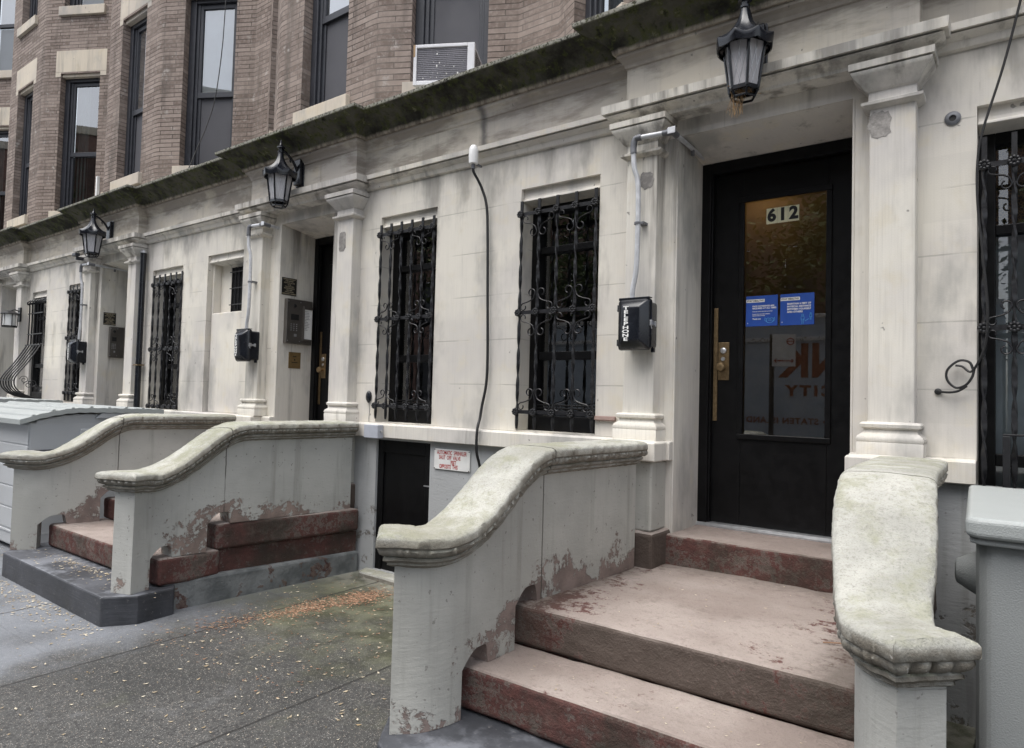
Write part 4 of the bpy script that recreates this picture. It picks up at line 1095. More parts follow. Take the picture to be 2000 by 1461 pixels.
def conduit(px, zc, xr, label, zt=3.155):
    T = thing('conduit', (px, -.12, zc), label, 'conduit', 'grey conduits feeding the telephone boxes')
    y = -.155
    m = MB(); m.tube(crom([(px - .02, y + .005, zc), (px - .018, y, zc + .08), (px + .006, y, zc + .25), (px + .006, y, zc + .72), (px - .018, y - .01, zc + .85), (px - .024, y - .015, zt - .07)], 6), .0165, 10)
    m.tube([(px + .01, y - .015, zt), (px + .20, y - .01, zt - .006)], .0155, 10)
    m.tube([(px + .235, y + .04, zt - .012), (px + .235, .40, zt - .02)], .0145, 10); put('pipe', m, 'galvanised', T, smooth=50)
    m = MB(); m.tube(crom([(px - .024, y - .015, zt - .095), (px - .024, y - .015, zt - .045), (px - .015, y - .015, zt - .008), (px + .005, y - .015, zt), (px + .03, y - .015, zt)], 4), .0205, 10); put('elbow', m, 'fitting_metal', T, smooth=50)
    m = MB(); m.tube([(px + .17, y - .01, zt - .005), (px + .20, y - .01, zt - .006)], .018, 10); m.tube([(px + .2, y - .01, zt - .006), (px + .235, y - .01, zt - .006)], .021, 10); m.tube([(px + .235, y - .02, zt - .008), (px + .235, y + .05, zt - .012)], .02, 10)
    put('elbow', m, 'fitting_metal', T, smooth=50)
    m = MB(); m.box(px + .21, px + .26, y - .034, y - .029, zt - .025, zt + .015); put('elbow_cover', m, 'galvanised', T, .003)
    m = MB(); m.tube([(px + .006, y, zc + .49), (px + .006, y, zc + .505)], .021, 10); m.box(px + .006, px + .05, y - .005, y + .055, zc + .49, zc + .505); put('clip', m, 'fitting_metal', T)
    m = MB(); m.box(px + .225, px + .245, .14, .16, zt - .06, zt - .0); put('clip', m, 'fitting_metal', T)
    return T
conduit(-1.935, 2.12, 0, 'grey conduit rising from the phone box left of the 612 door')
conduit(-6.185, 2.10, 0, 'grey conduit rising from the phone box of the middle doorway')
conduit(-10.165, 2.115, 0, 'thin grey conduit above the third and farthest phone box', 3.15)

# ------------------------------------------------------------------ signs, plates and entry panels
t = thing('house_number', (-1.222, .45, 2.72), 'cream card with black numerals 612 on the door glass', 'house number')
m = MB()
for k in range(3): m.box(-1.323 + k * .0675, -1.2575 + k * .0675, .4625, .4645, 2.668, 2.768)
put('card', m, 'number_card', t)
m = MB()
for k, ch in enumerate('612'): text_mesh(m, ch, .108, face_front(-1.290 + k * .0675, .4615, 2.718), .0052, sx=.98)
put('numerals', m, 'letter_black', t)
def poster(x0, x1, z0, z1, label, lines, icon):
    T = thing('poster', ((x0 + x1) / 2, .46, z0), label, 'poster')
    m = MB(); m.box(x0, x1, .4630, .4646, z0, z1); put('sheet', m, 'poster_blue', T)
    m = MB(); m.box(x0 + .002, x0 + .118, .4618, .4626, z1 - .042, z1 - .022); put('heading_strip', m, 'letter_white', T)
    m = MB(); text_mesh(m, 'STAY HEALTHY', .0155, face_front(x0 + .06, .4612, z1 - .0325), .0006, sx=1.0); put('heading', m, 'letter_black', T)
    m = MB()
    for tx, sz, dz in lines: text_mesh(m, tx, sz, face_front(x0 + .042, .4616, z1 - dz), sz * .03, 'LEFT')
    text_mesh(m, '+', .012, face_front(x0 + .012, .4616, z0 + .02), .0006)
    put('wording', m, 'letter_white', T)
    m = MB(); icon(m, x0, z0); put('pictogram', m, 'poster_cyan', T)
def mask_icon(m, x, z):
    y = .4618; r = .0013; X, Z = x + .152, z + .036
    m.tube(crom([(X - .022, y, Z + .008), (X - .012, y, Z + .014), (X, y, Z + .011), (X + .012, y, Z + .014), (X + .022, y, Z + .008), (X + .018, y, Z - .010), (X, y, Z - .018), (X - .018, y, Z - .010), (X - .022, y, Z + .008)], 3), r, 4)
    for s in (-1, 1): m.tube([(X + s * .022, y, Z + .008), (X + s * .03, y, Z + .018), (X + s * .031, y, Z + .0), (X + s * .018, y, Z - .01)], r, 4)
    for k in (-.003, .003): m.tube([(X - .012, y, Z + k), (X + .012, y, Z + k)], r * .7, 4)
def people_icon(m, x, z):
    y = .4618; r = .0012
    for X, Z, s in ((x + .135, z + .03, 1.), (x + .182, z + .047, .72)):
        m.tube([(X + .006 * s * math.cos(k), y, Z + .03 * s + .006 * s * math.sin(k)) for k in [i * .7 for i in range(10)]], r, 4)
        m.tube([(X - .009 * s, y, Z - .002), (X - .009 * s, y, Z + .02 * s), (X + .009 * s, y, Z + .02 * s), (X + .009 * s, y, Z - .002)], r, 4)
        for k in (-.004, .004): m.tube([(X + k * s, y, Z + .008 * s), (X + k * s, y, Z - .026 * s)], r, 4)
    m.tube([(x + .148, y, z + .022), (x + .172, y, z + .036)], r, 4)
poster(-1.446, -1.246, 2.010, 2.207, 'blue STAY HEALTHY notice with a face mask drawing, left on the door glass',
       [('FACE COVERINGS ARE', .0135, .068), ('REQUIRED AT ALL TIMES', .0135, .082), ('Nose and mouth must both be covered', .0078, .102), ('Properly store and when necessary', .0078, .119), ('dispose of face coverings', .0078, .129), ('Thank you', .0125, .150)], mask_icon)
poster(-1.230, -1.028, 2.008, 2.206, 'blue STAY HEALTHY notice with two figures six feet apart, right on the door glass',
       [('MAINTAIN 6 FEET OF', .0150, .064), ('PHYSICAL DISTANCE', .0150, .081), ('BETWEEN YOURSELF', .0150, .098), ('AND OTHERS', .0150, .115)], people_icon)
t = thing('sprinkler_sign', (-3.55, 0, 1.0), 'white sign with red AUTOMATIC SPRINKLER lettering on the grey wall', 'sign')
m = MB(); m.box(-3.735, -3.365, -.012, -.003, .932, 1.092); put('plate', m, 'sign_white', t, .003)
m = MB()
for tx, dz, xo in (('AUTOMATIC  SPRINKLER', .024, 0.), ('SHUT  OFF  VALVE', .062, -.02), ('FEET', .099, .02), ('OPPOSITE  THIS', .132, -.03)): text_mesh(m, tx, .044, face_front(-3.55 + xo, -.0135, 1.088 - dz), .0008, sx=.62)
put('wording', m, 'letter_red', t)
m = MB()
for x in (-3.728, -3.372):
    for z in (.939, 1.085): m.lathe([(.004, 0), (.004, .003)], (x, -.012, z), 8, Matrix.Rotation(rad(90), 3, 'X'))
put('screw', m, 'letter_black', t)
t = thing('junction_box', (-4.36, -.06, 1.2), 'small pale grey metal box on the sill band above the low black door', 'junction box')
m = MB(); m.box(-4.445, -4.275, -.125, -.062, 1.142, 1.252); put('case', m, 'box_grey', t, .004)
m = MB(); m.lathe([(.010, 0), (.010, .012)], (-4.275, -.09, 1.20), 10, Matrix.Rotation(rad(90), 3, 'Y')); put('cam_lock', m, 'aluminium', t)
t = thing('doorbell', (-4.528, 0, 1.48), 'small black oval doorbell with a thin wire, left of the six-bar grille', 'doorbell')
m = MB(); m.lathe([(.028, 0), (.030, .012), (.024, .022), (.008, .025)], (-4.528, -.001, 1.485), 18, Matrix.Diagonal((1, 1, 1.75)) @ Matrix.Rotation(rad(90), 3, 'X')); put('body', m, 'black_enamel', t, smooth=50)
m = MB(); m.tube(crom([(-4.528, -.004, 1.435), (-4.520, -.004, 1.38), (-4.526, -.004, 1.30), (-4.522, -.004, 1.266)], 5), .002, 5); put('wire', m, 'fitting_metal', t)
def plaque(x, y0, y1, z0, z1, label, mat, lines, lm):
    T = thing('plaque', (x, (y0 + y1) / 2, z0), label, 'plaque')
    m = MB(); m.box(x + .001, x + .006, y0, y1, z0, z1); put('plate', m, mat, T, .001)
    m = MB(); n = len(lines)
    for i, (tx, sz) in enumerate(lines): text_mesh(m, tx, sz, face_right(x + .0068, (y0 + y1) / 2, z1 - (z1 - z0) * (i + .8) / (n + .6)), .0004)
    put('wording', m, lm, T)
    return T
pl_lines = [('SUPERINTENDENT', .017), ('LIVES NEARBY', .015), ('NO ROOF ACCESS', .015), ('24 HR', .015), ('CALL FOR HELP', .015), ('MAINTENANCE', .017), ('HELP DESK', .015), ('OFFICE HOURS', .015), ('EMERGENCY NUMBER', .016)]
plaque(-5.905, .022, .195, 2.478, 2.653, 'black plaque with tiny pale lettering above the middle doorway intercom', 'black_plaque', pl_lines, 'letter_gold')
plaque(-9.95, .04, .20, 2.357, 2.526, 'black plaque with tiny pale lettering in the third doorway', 'black_plaque', pl_lines, 'letter_gold')
t = thing('key_plate', (-5.905, .2, 1.75), 'small brass plate below the intercom panel of the middle doorway', 'brass plate')
m = MB(); m.box(-5.904, -5.896, .132, .272, 1.749, 1.912); put('plate', m, 'brass_plate', t, .002)
m = MB(); m.box(-5.8955, -5.894, .18, .22, 1.865, 1.872); m.lathe([(.008, 0), (.008, .003)], (-5.8962, .2, 1.835), 10, Matrix.Rotation(rad(90), 3, 'Y')); m.box(-5.8955, -5.894, .165, .235, 1.805, 1.812); put('slot', m, 'letter_black', t)
def intercom(x, y0, y1, z0, z1, label, papers=True):
    T = thing('intercom', (x, (y0 + y1) / 2, z0), label, 'intercom')
    m = MB(); m.box(x + .001, x + .05, y0, y1, z0, z1); put('case', m, 'steel_panel', T, .005)
    X = x + .0505; w = y1 - y0; h = z1 - z0; yp = y0 + w * .62 if papers else y1
    m = MB()
    for i in range(3):
        for j in range(4):
            m = MB(); m.lathe([(.006, 0), (.006, .004)], (X, y0 + w * (.18 + .105 * i) * (1 if papers else 1.0), z0 + h * (.30 + .045 * j)), 8, Matrix.Rotation(rad(90), 3, 'Y')); put('button', m, 'aluminium', T)
    for a, b in ((.06, .06), (.06, .94), (.52, .06), (.52, .94)):
        m = MB(); m.lathe([(.005, 0), (.005, .003)], (X, y0 + w * a, z0 + h * b), 8, Matrix.Rotation(rad(90), 3, 'Y')); put('screw', m, 'aluminium', T)
    m = MB(); m.box(X, X + .002, y0 + w * .30, y0 + w * .40, z0 + h * .16, z0 + h * .22); put('card_reader', m, 'aluminium', T)
    m = MB(); m.box(X, X + .002, y0 + w * .16, y0 + w * .46, z0 + h * .53, z0 + h * .66); put('screen', m, 'letter_black', T)
    m = MB(); m.lathe([(.018, 0), (.018, .004), (.01, .008)], (X, y0 + w * .30, z0 + h * .85), 12, Matrix.Rotation(rad(90), 3, 'Y')); put('lens', m, 'letter_black', T)
    if papers:
        m = MB(); m.box(X, X + .02, yp, yp + .01, z0 + h * .08, z0 + h * .86); m.box(X, X + .015, yp + .011, y1 - .003, z0 + h * .08, z0 + h * .12); m.box(X, X + .015, yp + .011, y1 - .003, z0 + h * .80, z0 + h * .86); put('frame', m, 'steel_panel', T, .002)
        m = MB(); m.box(X, X + .004, yp + .012, y1 - .006, z0 + h * .121, z0 + h * .799); put('name_list', m, 'letter_white', T)
        m = MB(); rr = random.Random(5)
        for k in range(13): m.box(X + .0045, X + .0055, yp + .022, yp + .022 + rr.uniform(.02, .06), z0 + h * (.75 - .035 * k), z0 + h * (.757 - .035 * k))
        put('entry_line', m, 'lead_line', T)
    return T
intercom(-5.905, .06, .365, 1.995, 2.443, 'steel intercom panel with keypad and white name list in the middle doorway')
intercom(-9.95, .113, .30, 1.917, 2.337, 'plain grey intercom panel with keypad in the third doorway', False)
t = thing('intercom', (-.733, .3, 1.95), 'edge of a grey intercom panel on the right jamb of the 612 doorway', 'intercom')
m = MB(); m.box(-.775, -.734, .24, .395, 1.96, 2.44); put('case', m, 'steel_panel', t, .004)
m = MB(); m.box(-.783, -.776, .26, .375, 1.98, 2.40); put('face_plate', m, 'aluminium', t, .002)

# ------------------------------------------------------------------ cables, pipes, sensor
t = thing('white_sensor', (-3.318, -.09, 3.25), 'white bullet-shaped sensor on the string course, atop the black cable', 'sensor')
m = MB(); m.lathe([(.012, -.075), (.034, -.07), (.037, -.02), (.036, .03), (.030, .055), (.018, .07), (.004, .075)], (-3.318, -.125, 3.335), 18); put('cap', m, 'white_plastic', t, smooth=40)
m = MB(); m.box(-3.325, -3.311, -.125, -.03, 3.262, 3.276); m.lathe([(.015, -.035), (.015, 0)], (-3.318, -.125, 3.262), 10); put('bracket', m, 'fitting_metal', t)
m = MB(); m.tube(crom([(-3.318, -.125, 3.235), (-3.316, -.118, 3.20), (-3.288, -.06, 3.10), (-3.25, -.035, 2.95), (-3.236, -.03, 2.70), (-3.222, -.03, 2.3), (-3.205, -.03, 1.80), (-3.212, -.03, 1.60), (-3.24, -.035, 1.45), (-3.246, -.05, 1.35), (-3.240, -.085, 1.262), (-3.24, -.085, 1.10), (-3.24, -.03, .9), (-3.24, -.03, .3)], 6), .0105, 8)
tag(put('cable', m, 'cable_black', None, smooth=50, origin=(-3.24, -.03, .3)), 'thick black cable running down the wall from the white sensor', 'cable')
m = MB(); m.tube(crom([(.06, -.11, 3.95), (.03, -.13, 3.6), (-.003, -.11, 3.435), (-.071, -.09, 3.136), (-.150, -.085, 2.85), (-.172, -.085, 2.70), (-.172, -.085, 2.50), (-.150, -.085, 2.24), (-.132, -.085, 2.0), (-.135, -.08, 1.86), (-.150, -.07, 1.78), (-.195, -.05, 1.69), (-.235, -.04, 1.715), (-.262, -.035, 1.72)], 6), .0058, 7)
m.tube(crom([(-.190, -.05, 1.70), (-.206, -.045, 1.735), (-.25, -.035, 1.742), (-.295, -.03, 1.70), (-.297, -.03, 1.65), (-.262, -.035, 1.612), (-.222, -.045, 1.622), (-.195, -.05, 1.66), (-.185, -.05, 1.70)], 5), .006, 7)
m.tube(crom([(-.215, -.045, 1.62), (-.25, -.04, 1.595), (-.29, -.03, 1.588), (-.335, -.008, 1.592)], 5), .006, 7)
m.lathe([(.016, 0), (.016, .008), (.008, .012)], (-.337, -.001, 1.592), 12, Matrix.Rotation(rad(90), 3, 'X'))
tag(put('hanging_cable', m, 'cable_black', None, smooth=50, origin=(-.15, -.08, 1.7)), 'black cable hanging down past the right-hand grille and coiled on the wall', 'cable')
t = thing('wall_flange', (-.279, 0, 2.96), 'round grey metal flange with a hole, fixed right of the door', 'flange')
m = MB(); R = Matrix.Rotation(rad(90), 3, 'X'); m.lathe([(.035, 0), (.036, .004), (.028, .010), (.016, .011), (.015, .003)], (-.279, -.001, 2.96), 20, R); put('ring', m, 'fitting_metal', t, smooth=40)
m = MB(); m.lathe([(.0145, .002), (.0145, .0045)], (-.279, -.001, 2.96), 14, R); put('hole', m, 'letter_black', t)
m = MB(); m.tube([(-8.66, -.06, 1.2), (-8.66, -.06, 3.17)], .035, 12); dp = thing('drainpipe', (-8.66, -.06, 1.2), 'straight black drainpipe on the right of the third doorway', 'drainpipe'); put('pipe', m, 'black_enamel', dp, smooth=50)
m = MB(); m.tube([(-8.66, -.06, 3.171), (-8.66, -.06, 3.20)], .042, 12); put('rim', m, 'aluminium', dp, smooth=50)
m = MB(); m.box(-8.72, -8.60, -.10, -.02, 1.785, 1.80); put('clip', m, 'brass', dp)
m = MB(); m.tube(crom([(-7.27, .10, 6.6), (-7.27, .08, 5.9), (-7.27, .06, 5.36), (-7.30, .02, 4.8), (-7.34, -.05, 4.45), (-7.38, -.12, 4.2), (-7.41, -.2, 3.93)], 6), .006, 6)
tag(put('loose_wire', m, 'cable_black', None, origin=(-7.3, 0, 4.2)), 'thin wire hanging in front of the bright upper bay window', 'wire')
m = MB(); m.box(-10.99, -10.95, .27, .31, 3.95, 4.63); tag(put('white_stick', m, 'white_plastic', None, .004, origin=(-10.97, .29, 3.95)), 'upright white plastic stick standing on the cornice ledge', 'stick')
t = thing('flood_light', (-10.1, -.25, 3.2), 'tiny dark floodlight perched on the cap of the third doorway', 'floodlight')
m = MB(); m.box(-10.16, -10.05, -.30, -.24, 3.245, 3.285, Matrix.Translation((0, 0, 0))); put('head', m, 'window_paint', t, .006)
m = MB(); m.box(-10.115, -10.095, -.27, -.18, 3.20, 3.244); put('bracket', m, 'window_paint', t)

# broken stone chip beside the five-bar grille
m = MB(); m.prism_x([(-.004, 1.40), (-.004, 1.368), (-.028, 1.375), (-.022, 1.402)], -2.285, -2.13)
tag(put('broken_edge', m, 'rosy_chip', None, .004, origin=(-2.2, 0, 1.38)), 'pinkish broken stone edge at the foot of the five-bar grille', 'stone chip')

# ------------------------------------------------------------------ air conditioner on the canted window
def aircon():
    d = Vector((1.15, .62, 0)).normalized(); nrm = Vector((-d.y, d.x, 0))
    P = Vector((-4.70 + 1.15 * .60 - .02, .13 + .62 * .60, 4.36)) 
    cx = -4.33; base = Vector((cx, .13 + (cx + 4.74) * .539, 0)); Mx = Matrix(((d.x, nrm.x, 0, base.x), (d.y, nrm.y, 0, base.y), (0, 0, 1, 0), (0, 0, 0, 1)))
    T = thing('air_conditioner', (base.x, base.y, 4.36), 'white window air conditioner spattered with droppings above the mossy cornice', 'air conditioner')
    w, y0, y1, z0, z1 = .52, -.34, .16, 4.16, 4.50
    m = MB(); m.box(0, w, y0 + .03, y1, z0, z1, Mx); put('case', m, 'ac_white', T, .008)
    m = MB()
    for a, b, e, f in ((-.006, .022, z0 - .006, z1 + .006), (w - .055, w + .006, z0 - .006, z1 + .006), (.0221, w - .0551, z1 - .022, z1 + .006), (.0221, w - .0551, z0 - .006, z0 + .03)): m.box(a, b, y0, y0 + .035, e, f, Mx)
    put('bezel', m, 'ac_white', T, .004)
    m = MB(); m.box(-.008, .010, y0 - .002, y0 + .02, z1 - .10, z1 + .007, Mx); put('corner_tape', m, 'rust_tan', T, .003)
    m = MB(); m.box(.022, w - .055, y0 + .015, y0 + .028, z0 + .03, z1 - .022, Mx)
    for k in range(18): m.box(.022, w - .055, y0 + .011, y0 + .0148, z0 + .036 + k * .0166, z0 + .042 + k * .0166, Mx)
    put('grille', m, 'ac_grille', T)
    m = MB()
    for k in range(14):
        for a, b in ((y0 + .06, y0 + .17), (y0 + .18, y0 + .29)): m.box(w, w + .0015, a, b, z0 + .05 + k * .019, z0 + .061 + k * .019, Mx)
    put('side_louvre', m, 'letter_black', T)
    m = MB(); rr = random.Random(11)
    for k in range(24):
        x, z = rr.uniform(.04, w - .08), rr.uniform(z0 + .04, z1 - .04); s = rr.choice([.002, .003, .003, .005, .007])
        m.lathe([(s, 0), (s * .6, .002)], tuple(Mx @ Vector((x, y0 + .0105, z))), 7, (Matrix.Rotation(math.atan2(d.y, d.x), 3, 'Z') @ Matrix.Rotation(rad(90), 3, 'X') @ Matrix.Diagonal((1, rr.uniform(1, 2.4), 1))))
    put('spatter', m, 'droppings', T)
aircon()

# scars where fixings were pulled off the pilasters
def scar(x, z, w, h, seed, ragged):
    H = min([o for o in COL.objects if o.name.startswith('pilaster')], key=lambda o: abs(sum(v.co.x for v in o.data.vertices) / len(o.data.vertices) + WL[o][0] - x))
    rr = random.Random(seed); m = MB(); n = 22
    ring = [(x + w * math.copysign(abs(math.cos(a)) ** ragged, math.cos(a)) * rr.uniform(.85, 1.1), -.1022, z + h * math.copysign(abs(math.sin(a)) ** ragged, math.sin(a)) * rr.uniform(.85, 1.1)) for a in [2 * math.pi * k / n for k in range(n)]]
    b = len(m.v); m.v.extend(ring); m.v.extend([(p[0], -.0995, p[2]) for p in ring]); m.f.append(list(range(n))); 
    for k in range(n): m.f.append([k, k + n, (k + 1) % n + n, (k + 1) % n])
    put('scar', m, 'plaster_scar', H)
scar(-.59, 2.965, .055, .075, 1, .8); scar(-1.90, 2.90, .05, .055, 2, .8); scar(-4.84, 2.86, .045, .085, 3, .4)

# ------------------------------------------------------------------ storage boxes
t = thing('storage_box', (-8.4, -.9, 0), 'long grey resin storage box with a ridged lid beside the middle stoop', 'storage box')
X1, X0, YF, YB = -7.30, -9.45, -1.62, -.45; zg = gz(-1.0)
m = MB(); m.box(X0, X1, YF, YB, .0, 1.165); put('body', m, 'grey_resin', t, .02, seg=3)
m = MB(); m.box(X0 - .001, X1 + .002, YF - .008, YF + .3, .12, .14)
for k in range(5): m.box(X0, X1 + .001, YF - .006, YF + .001, .16 + k * .20, .345 + k * .20)
put('front_plank', m, 'grey_resin', t, .006)
m = MB()
for z in (.42, .68, .90): m.box(X1 + .0005, X1 + .006, YF + .05, YF + .33, z, z + .012)
put('end_groove', m, 'lead_line', t)
lid = []
for i in range(25):
    q = i / 24; y = YF - .09 + (YB - YF + .12) * q; z = 1.195 + .105 * math.sin(min(1, q / .42) * math.pi / 2) - .02 * max(0, q - .5) + .006 * (i % 2) * (q > .05)
    lid.append((y, z))
m = MB(); m.prism_x([(YF + .02, 1.10)] + [(y, z - .06) for y, z in lid if YF + .02 < y < YB] + [(YB, 1.10)], X1 - .06, X1 - .002); m.box(X1 - .02, X1 + .02, YF + .42, YB, .0, 1.10); put('end_panel', m, 'grey_resin', t, .012)
m = MB()
for i in range(24):
    a, b = lid[i], lid[i + 1]; m.prism_x([a, b, (b[0], b[1] - .045), (a[0], a[1] - .045)], X0 - .05, X1 + .05)
put('lid', m, 'resin_lid', t)
for i in range(2, 23, 3):
    m = MB(); q = lid[i]; m.prism_x([(q[0] - .018, q[1] - .004), (q[0] - .010, q[1] + .011), (q[0] + .012, q[1] + .014), (q[0] + .018, q[1] + .002)], X0 - .045, X1 + .045); put('lid_rib', m, 'resin_lid', t)
m = MB(); m.box(X0 + 1.02, X0 + 1.10, YF - .014, YF - .0085, 1.04, 1.13); put('latch', m, 'lead_line', t)
m = MB(); m.prism_x([(YF + .55, 1.20), (YF + .60, 1.255), (YF + .85, 1.255), (YF + .92, 1.20)], X1 - .03, X1 + .035); put('lid_handle', m, 'grey_resin', t, .008)
t = thing('storage_box', (-11.4, -1.0, 0), 'second grey storage box farther left, only its pale lid showing', 'storage box')
m = MB(); m.box(-12.5, -10.2, -1.5, -.5, .0, 1.15); put('body', m, 'grey_resin', t, .02)
m = MB()
for i in range(24):
    a, b = (lid[i][0] + .1, lid[i][1] + .03), (lid[i + 1][0] + .1, lid[i + 1][1] + .03); m.prism_x([a, b, (b[0], b[1] - .045), (a[0], a[1] - .045)], -12.55, -10.15)
put('lid', m, 'resin_lid', t)
t = thing('storage_box', (.5, -.9, 0), 'grey-green resin bin with a textured lid at the right edge', 'storage box')
X0, X1, YF, YB = -.132, 1.3, -1.38, -.28
m = MB(); m.prism([(X0 + .045, YF), (X1, YF), (X1, YB), (X0 + .01, YB), (X0 + .01, YF + .10), (X0 + .022, YF + .035)], .0, 1.09); put('body', m, 'sage_resin', t, .02, seg=3)
m = MB(); m.prism([(X0 - .012, YF - .03), (X0 + .02, YF - .055), (X1, YF - .055), (X1, YB - .02), (X0 - .062, YB - .02)], 1.105, 1.17); put('lid', m, 'resin_lid', t, .018, seg=4)
m = MB(); m.prism([(X0 - .002, YF - .012), (X0 + .025, YF - .035), (X1, YF - .035), (X1, YB), (X0 - .04, YB)], 1.085, 1.1045); put('lid_rim', m, 'sage_resin', t, .006)
m = MB(); m.box(X0 + .26, X1, YF + .10, YB - .1, 1.15, 1.186); put('lid_panel', m, 'resin_lid', t, .02, seg=3)
for y, z, s in ((YF + .24, .945, .9), (YB - .10, .99, .8)):
    m = MB(); m.lathe([(.085 * s, 0), (.08 * s, .01), (.045 * s, .062), (.03 * s, .066)], (X0 + .010, y, z), 16, Matrix.Rotation(rad(-90), 3, 'Y'))
    put('hinge_boss', m, 'sage_resin', t, smooth=35)

# ------------------------------------------------------------------ leaf litter
def flakes(name, n, fn, mat, label, s0, s1):
    m = MB(); rr = random.Random(name)
    for _ in range(n):
        x, y, z = fn(rr); s = rr.uniform(s0, s1); a = rr.uniform(0, 6.28); l = rr.uniform(.5, 1.)
        c_, s_ = math.cos(a), math.sin(a); t1, t2 = rr.uniform(-.25, .25), rr.uniform(0., .35)
        P = []
        for u, v in ((-s, 0), (-s * .2, -s * .45 * l), (s, 0), (-s * .1, s * .45 * l)):
            P.append((x + u * c_ - v * s_, y + u * s_ + v * c_, z + .003 + abs(u) * t2 + v * t1 + .3 * s * abs(t1)))
        m.face(P)
    o = put(name, m, mat); return tag(o, label, 'leaf litter', kind='stuff')
PATH = [(-4.30, -1.55), (-4.22, -1.30), (-4.12, -1.05), (-4.12, -.85), (-4.02, -.62), (-3.98, -.45), (-3.92, -.38)]
def f_rust(r):
    if r.random() < .82:
        i = r.choice([0, 1, 2, 2, 2, 2, 3, 4, 4, 4, 4, 5, 4, 4]); t = r.random(); a, b = PATH[i], PATH[i + 1]
        w = .05 + .03 * i / 5; x = a[0] + (b[0] - a[0]) * t + r.gauss(0, w) + .03; y = a[1] + (b[1] - a[1]) * t + r.gauss(0, w * 1.5)
    else: x = r.uniform(-4.5, -3.0); y = r.uniform(-1.9, -.15)
    y = min(y, -.1); return x, y, gz(y)
flakes('rust_litter', 2600, f_rust, 'litter_rust', 'drift of rust-brown leaf crumbs on the mossy sidewalk', .005, .014)
def f_pale(r):
    x = r.uniform(-8., -2.2) if r.random() < .7 else r.uniform(-4.8, -2.6); y = r.uniform(-2.9, -.1)
    if -6.9 < x < -4.65 and y > -2.02: x = r.uniform(-4.55, -2.4)
    return x, y, gz(y)
flakes('pale_litter', 700, f_pale, 'litter_pale', 'pale leaf flecks scattered over the sidewalk', .005, .017)
def f_edge(r):
    x = r.uniform(-7.2, -4.7); y = -2.0 - abs(r.gauss(0, .13)); return x, y, gz(y)
flakes('edge_litter', 420, f_edge, 'litter_pale', 'pale leaf bits gathered along the foot of the dark slab', .006, .018)
def f_slab(r):
    if r.random() < .75: return r.gauss(-5.65, .35), -1.70 - abs(r.gauss(0, .07)), .141
    return r.uniform(-6.3, -4.9), r.uniform(-1.95, -1.68), .141
flakes('slab_litter', 210, f_slab, 'litter_pale', 'yellowish leaf bits lying on the dark slab of the middle stoop', .005, .016)
def f_step(r):
    if r.random() < .6: return r.uniform(-1.75, -.6), r.uniform(-1.28, -.12), .524
    return r.uniform(-1.75, -.6), r.uniform(-1.66, -1.36), .334
flakes('step_litter', 90, f_step, 'litter_pale', 'few leaf crumbs scattered on the nearest steps', .003, .010)
m = MB(); m.tube([(-.66, -.93, .53), (-.60, -.90, .532), (-.56, -.905, .53)], .003, 5); tag(put('twig', m, 'litter_rust', None, origin=(-.6, -.9, .53)), 'small reddish twig lying on the top step', 'twig')

# ------------------------------------------------------------------ across the street (seen in the glass)
t = thing('box_truck', (-3.5, -8.0, -.26), 'white box truck with dark orange lettering, reflected in the door glass', 'truck')
YT = -6.0; m = MB(); m.box(-8.5, -.2, YT - 2.3, YT, .55, 2.88); put('cargo_box', m, 'truck_white', t, .02)
m = MB(); m.box(-8.52, -.18, YT + .001, YT + .03, 2.50, 2.56); m.box(-8.52, -.18, YT + .001, YT + .03, 2.84, 2.90); m.box(-8.52, -.18, YT + .001, YT + .03, .55, .64); put('trim', m, 'truck_trim', t, .004)
m = MB(); m.box(-.15, 1.7, YT - 2.2, YT - .05, .35, 1.45); m.prism_x([(YT - 2.15, 1.45), (YT - .1, 1.45), (YT - .2, 2.5), (YT - 2.05, 2.5)], -.15, 1.3); put('cab', m, 'truck_white', t, .05)
m = MB(); m.prism_x([(YT - .085, 1.5), (YT - .075, 1.5), (YT - .165, 2.35), (YT - .175, 2.35)], .1, 1.15); put('cab_window', m, 'dark_glass', t)
for x in (-7.2, .8):
    m = MB(); m.tube([(x, YT - .35, .18), (x, YT - .02, .18)], .44, 20); w = put('wheel', m, 'tyre', t, smooth=40)
    m = MB(); m.tube([(x, YT - .06, .18), (x, YT + .005, .18)], .24, 16); put('rim', m, 'truck_trim', w, smooth=40)
def face_back(x, y, z): return Matrix.Translation((x, y, z)) @ Matrix.Rotation(rad(180), 4, 'Z') @ Matrix.Rotation(rad(90), 4, 'X')
m = MB()
text_mesh(m, 'NK', .70, face_back(-2.53, YT + .004, 2.17), .022, sx=.92); text_mesh(m, 'CITY', .22, face_back(-2.57, YT + .004, 1.73), .010, sx=1.15, gap=1.35); text_mesh(m, '\u2022 STATEN ISLAND', .128, face_back(-2.93, YT + .004, 1.27), .004, sx=1.05, gap=1.12)
put('lettering', m, 'truck_letter', t)
t = thing('parking_sign', (-2.81, -4.86, gz(-4.86)), 'no-parking sign with a red arrow on a dark post, reflected in the door glass', 'sign')
m = MB(); m.box(-2.84, -2.78, -4.89, -4.85, gz(-4.86) - .1, 2.50); put('post', m, 'window_paint', t, .003)
m = MB(); Rz = Matrix.Translation((-2.79, -4.84, 0)) @ Matrix.Rotation(rad(150), 4, 'Z'); m.box(-.31, -.0, -.004, .004, 2.05, 2.50, Matrix.Translation((-2.80, -4.845, 0)) @ Matrix.Rotation(rad(180 - 28), 4, 'Z') ); 
Msg = Matrix.Translation((-2.80, -4.845, 0)) @ Matrix.Rotation(rad(152), 4, 'Z')
put('panel', m, 'sign_white', t)
m = MB(); m.box(-.25, -.06, -.0075, -.0045, 2.12, 2.135, Msg)
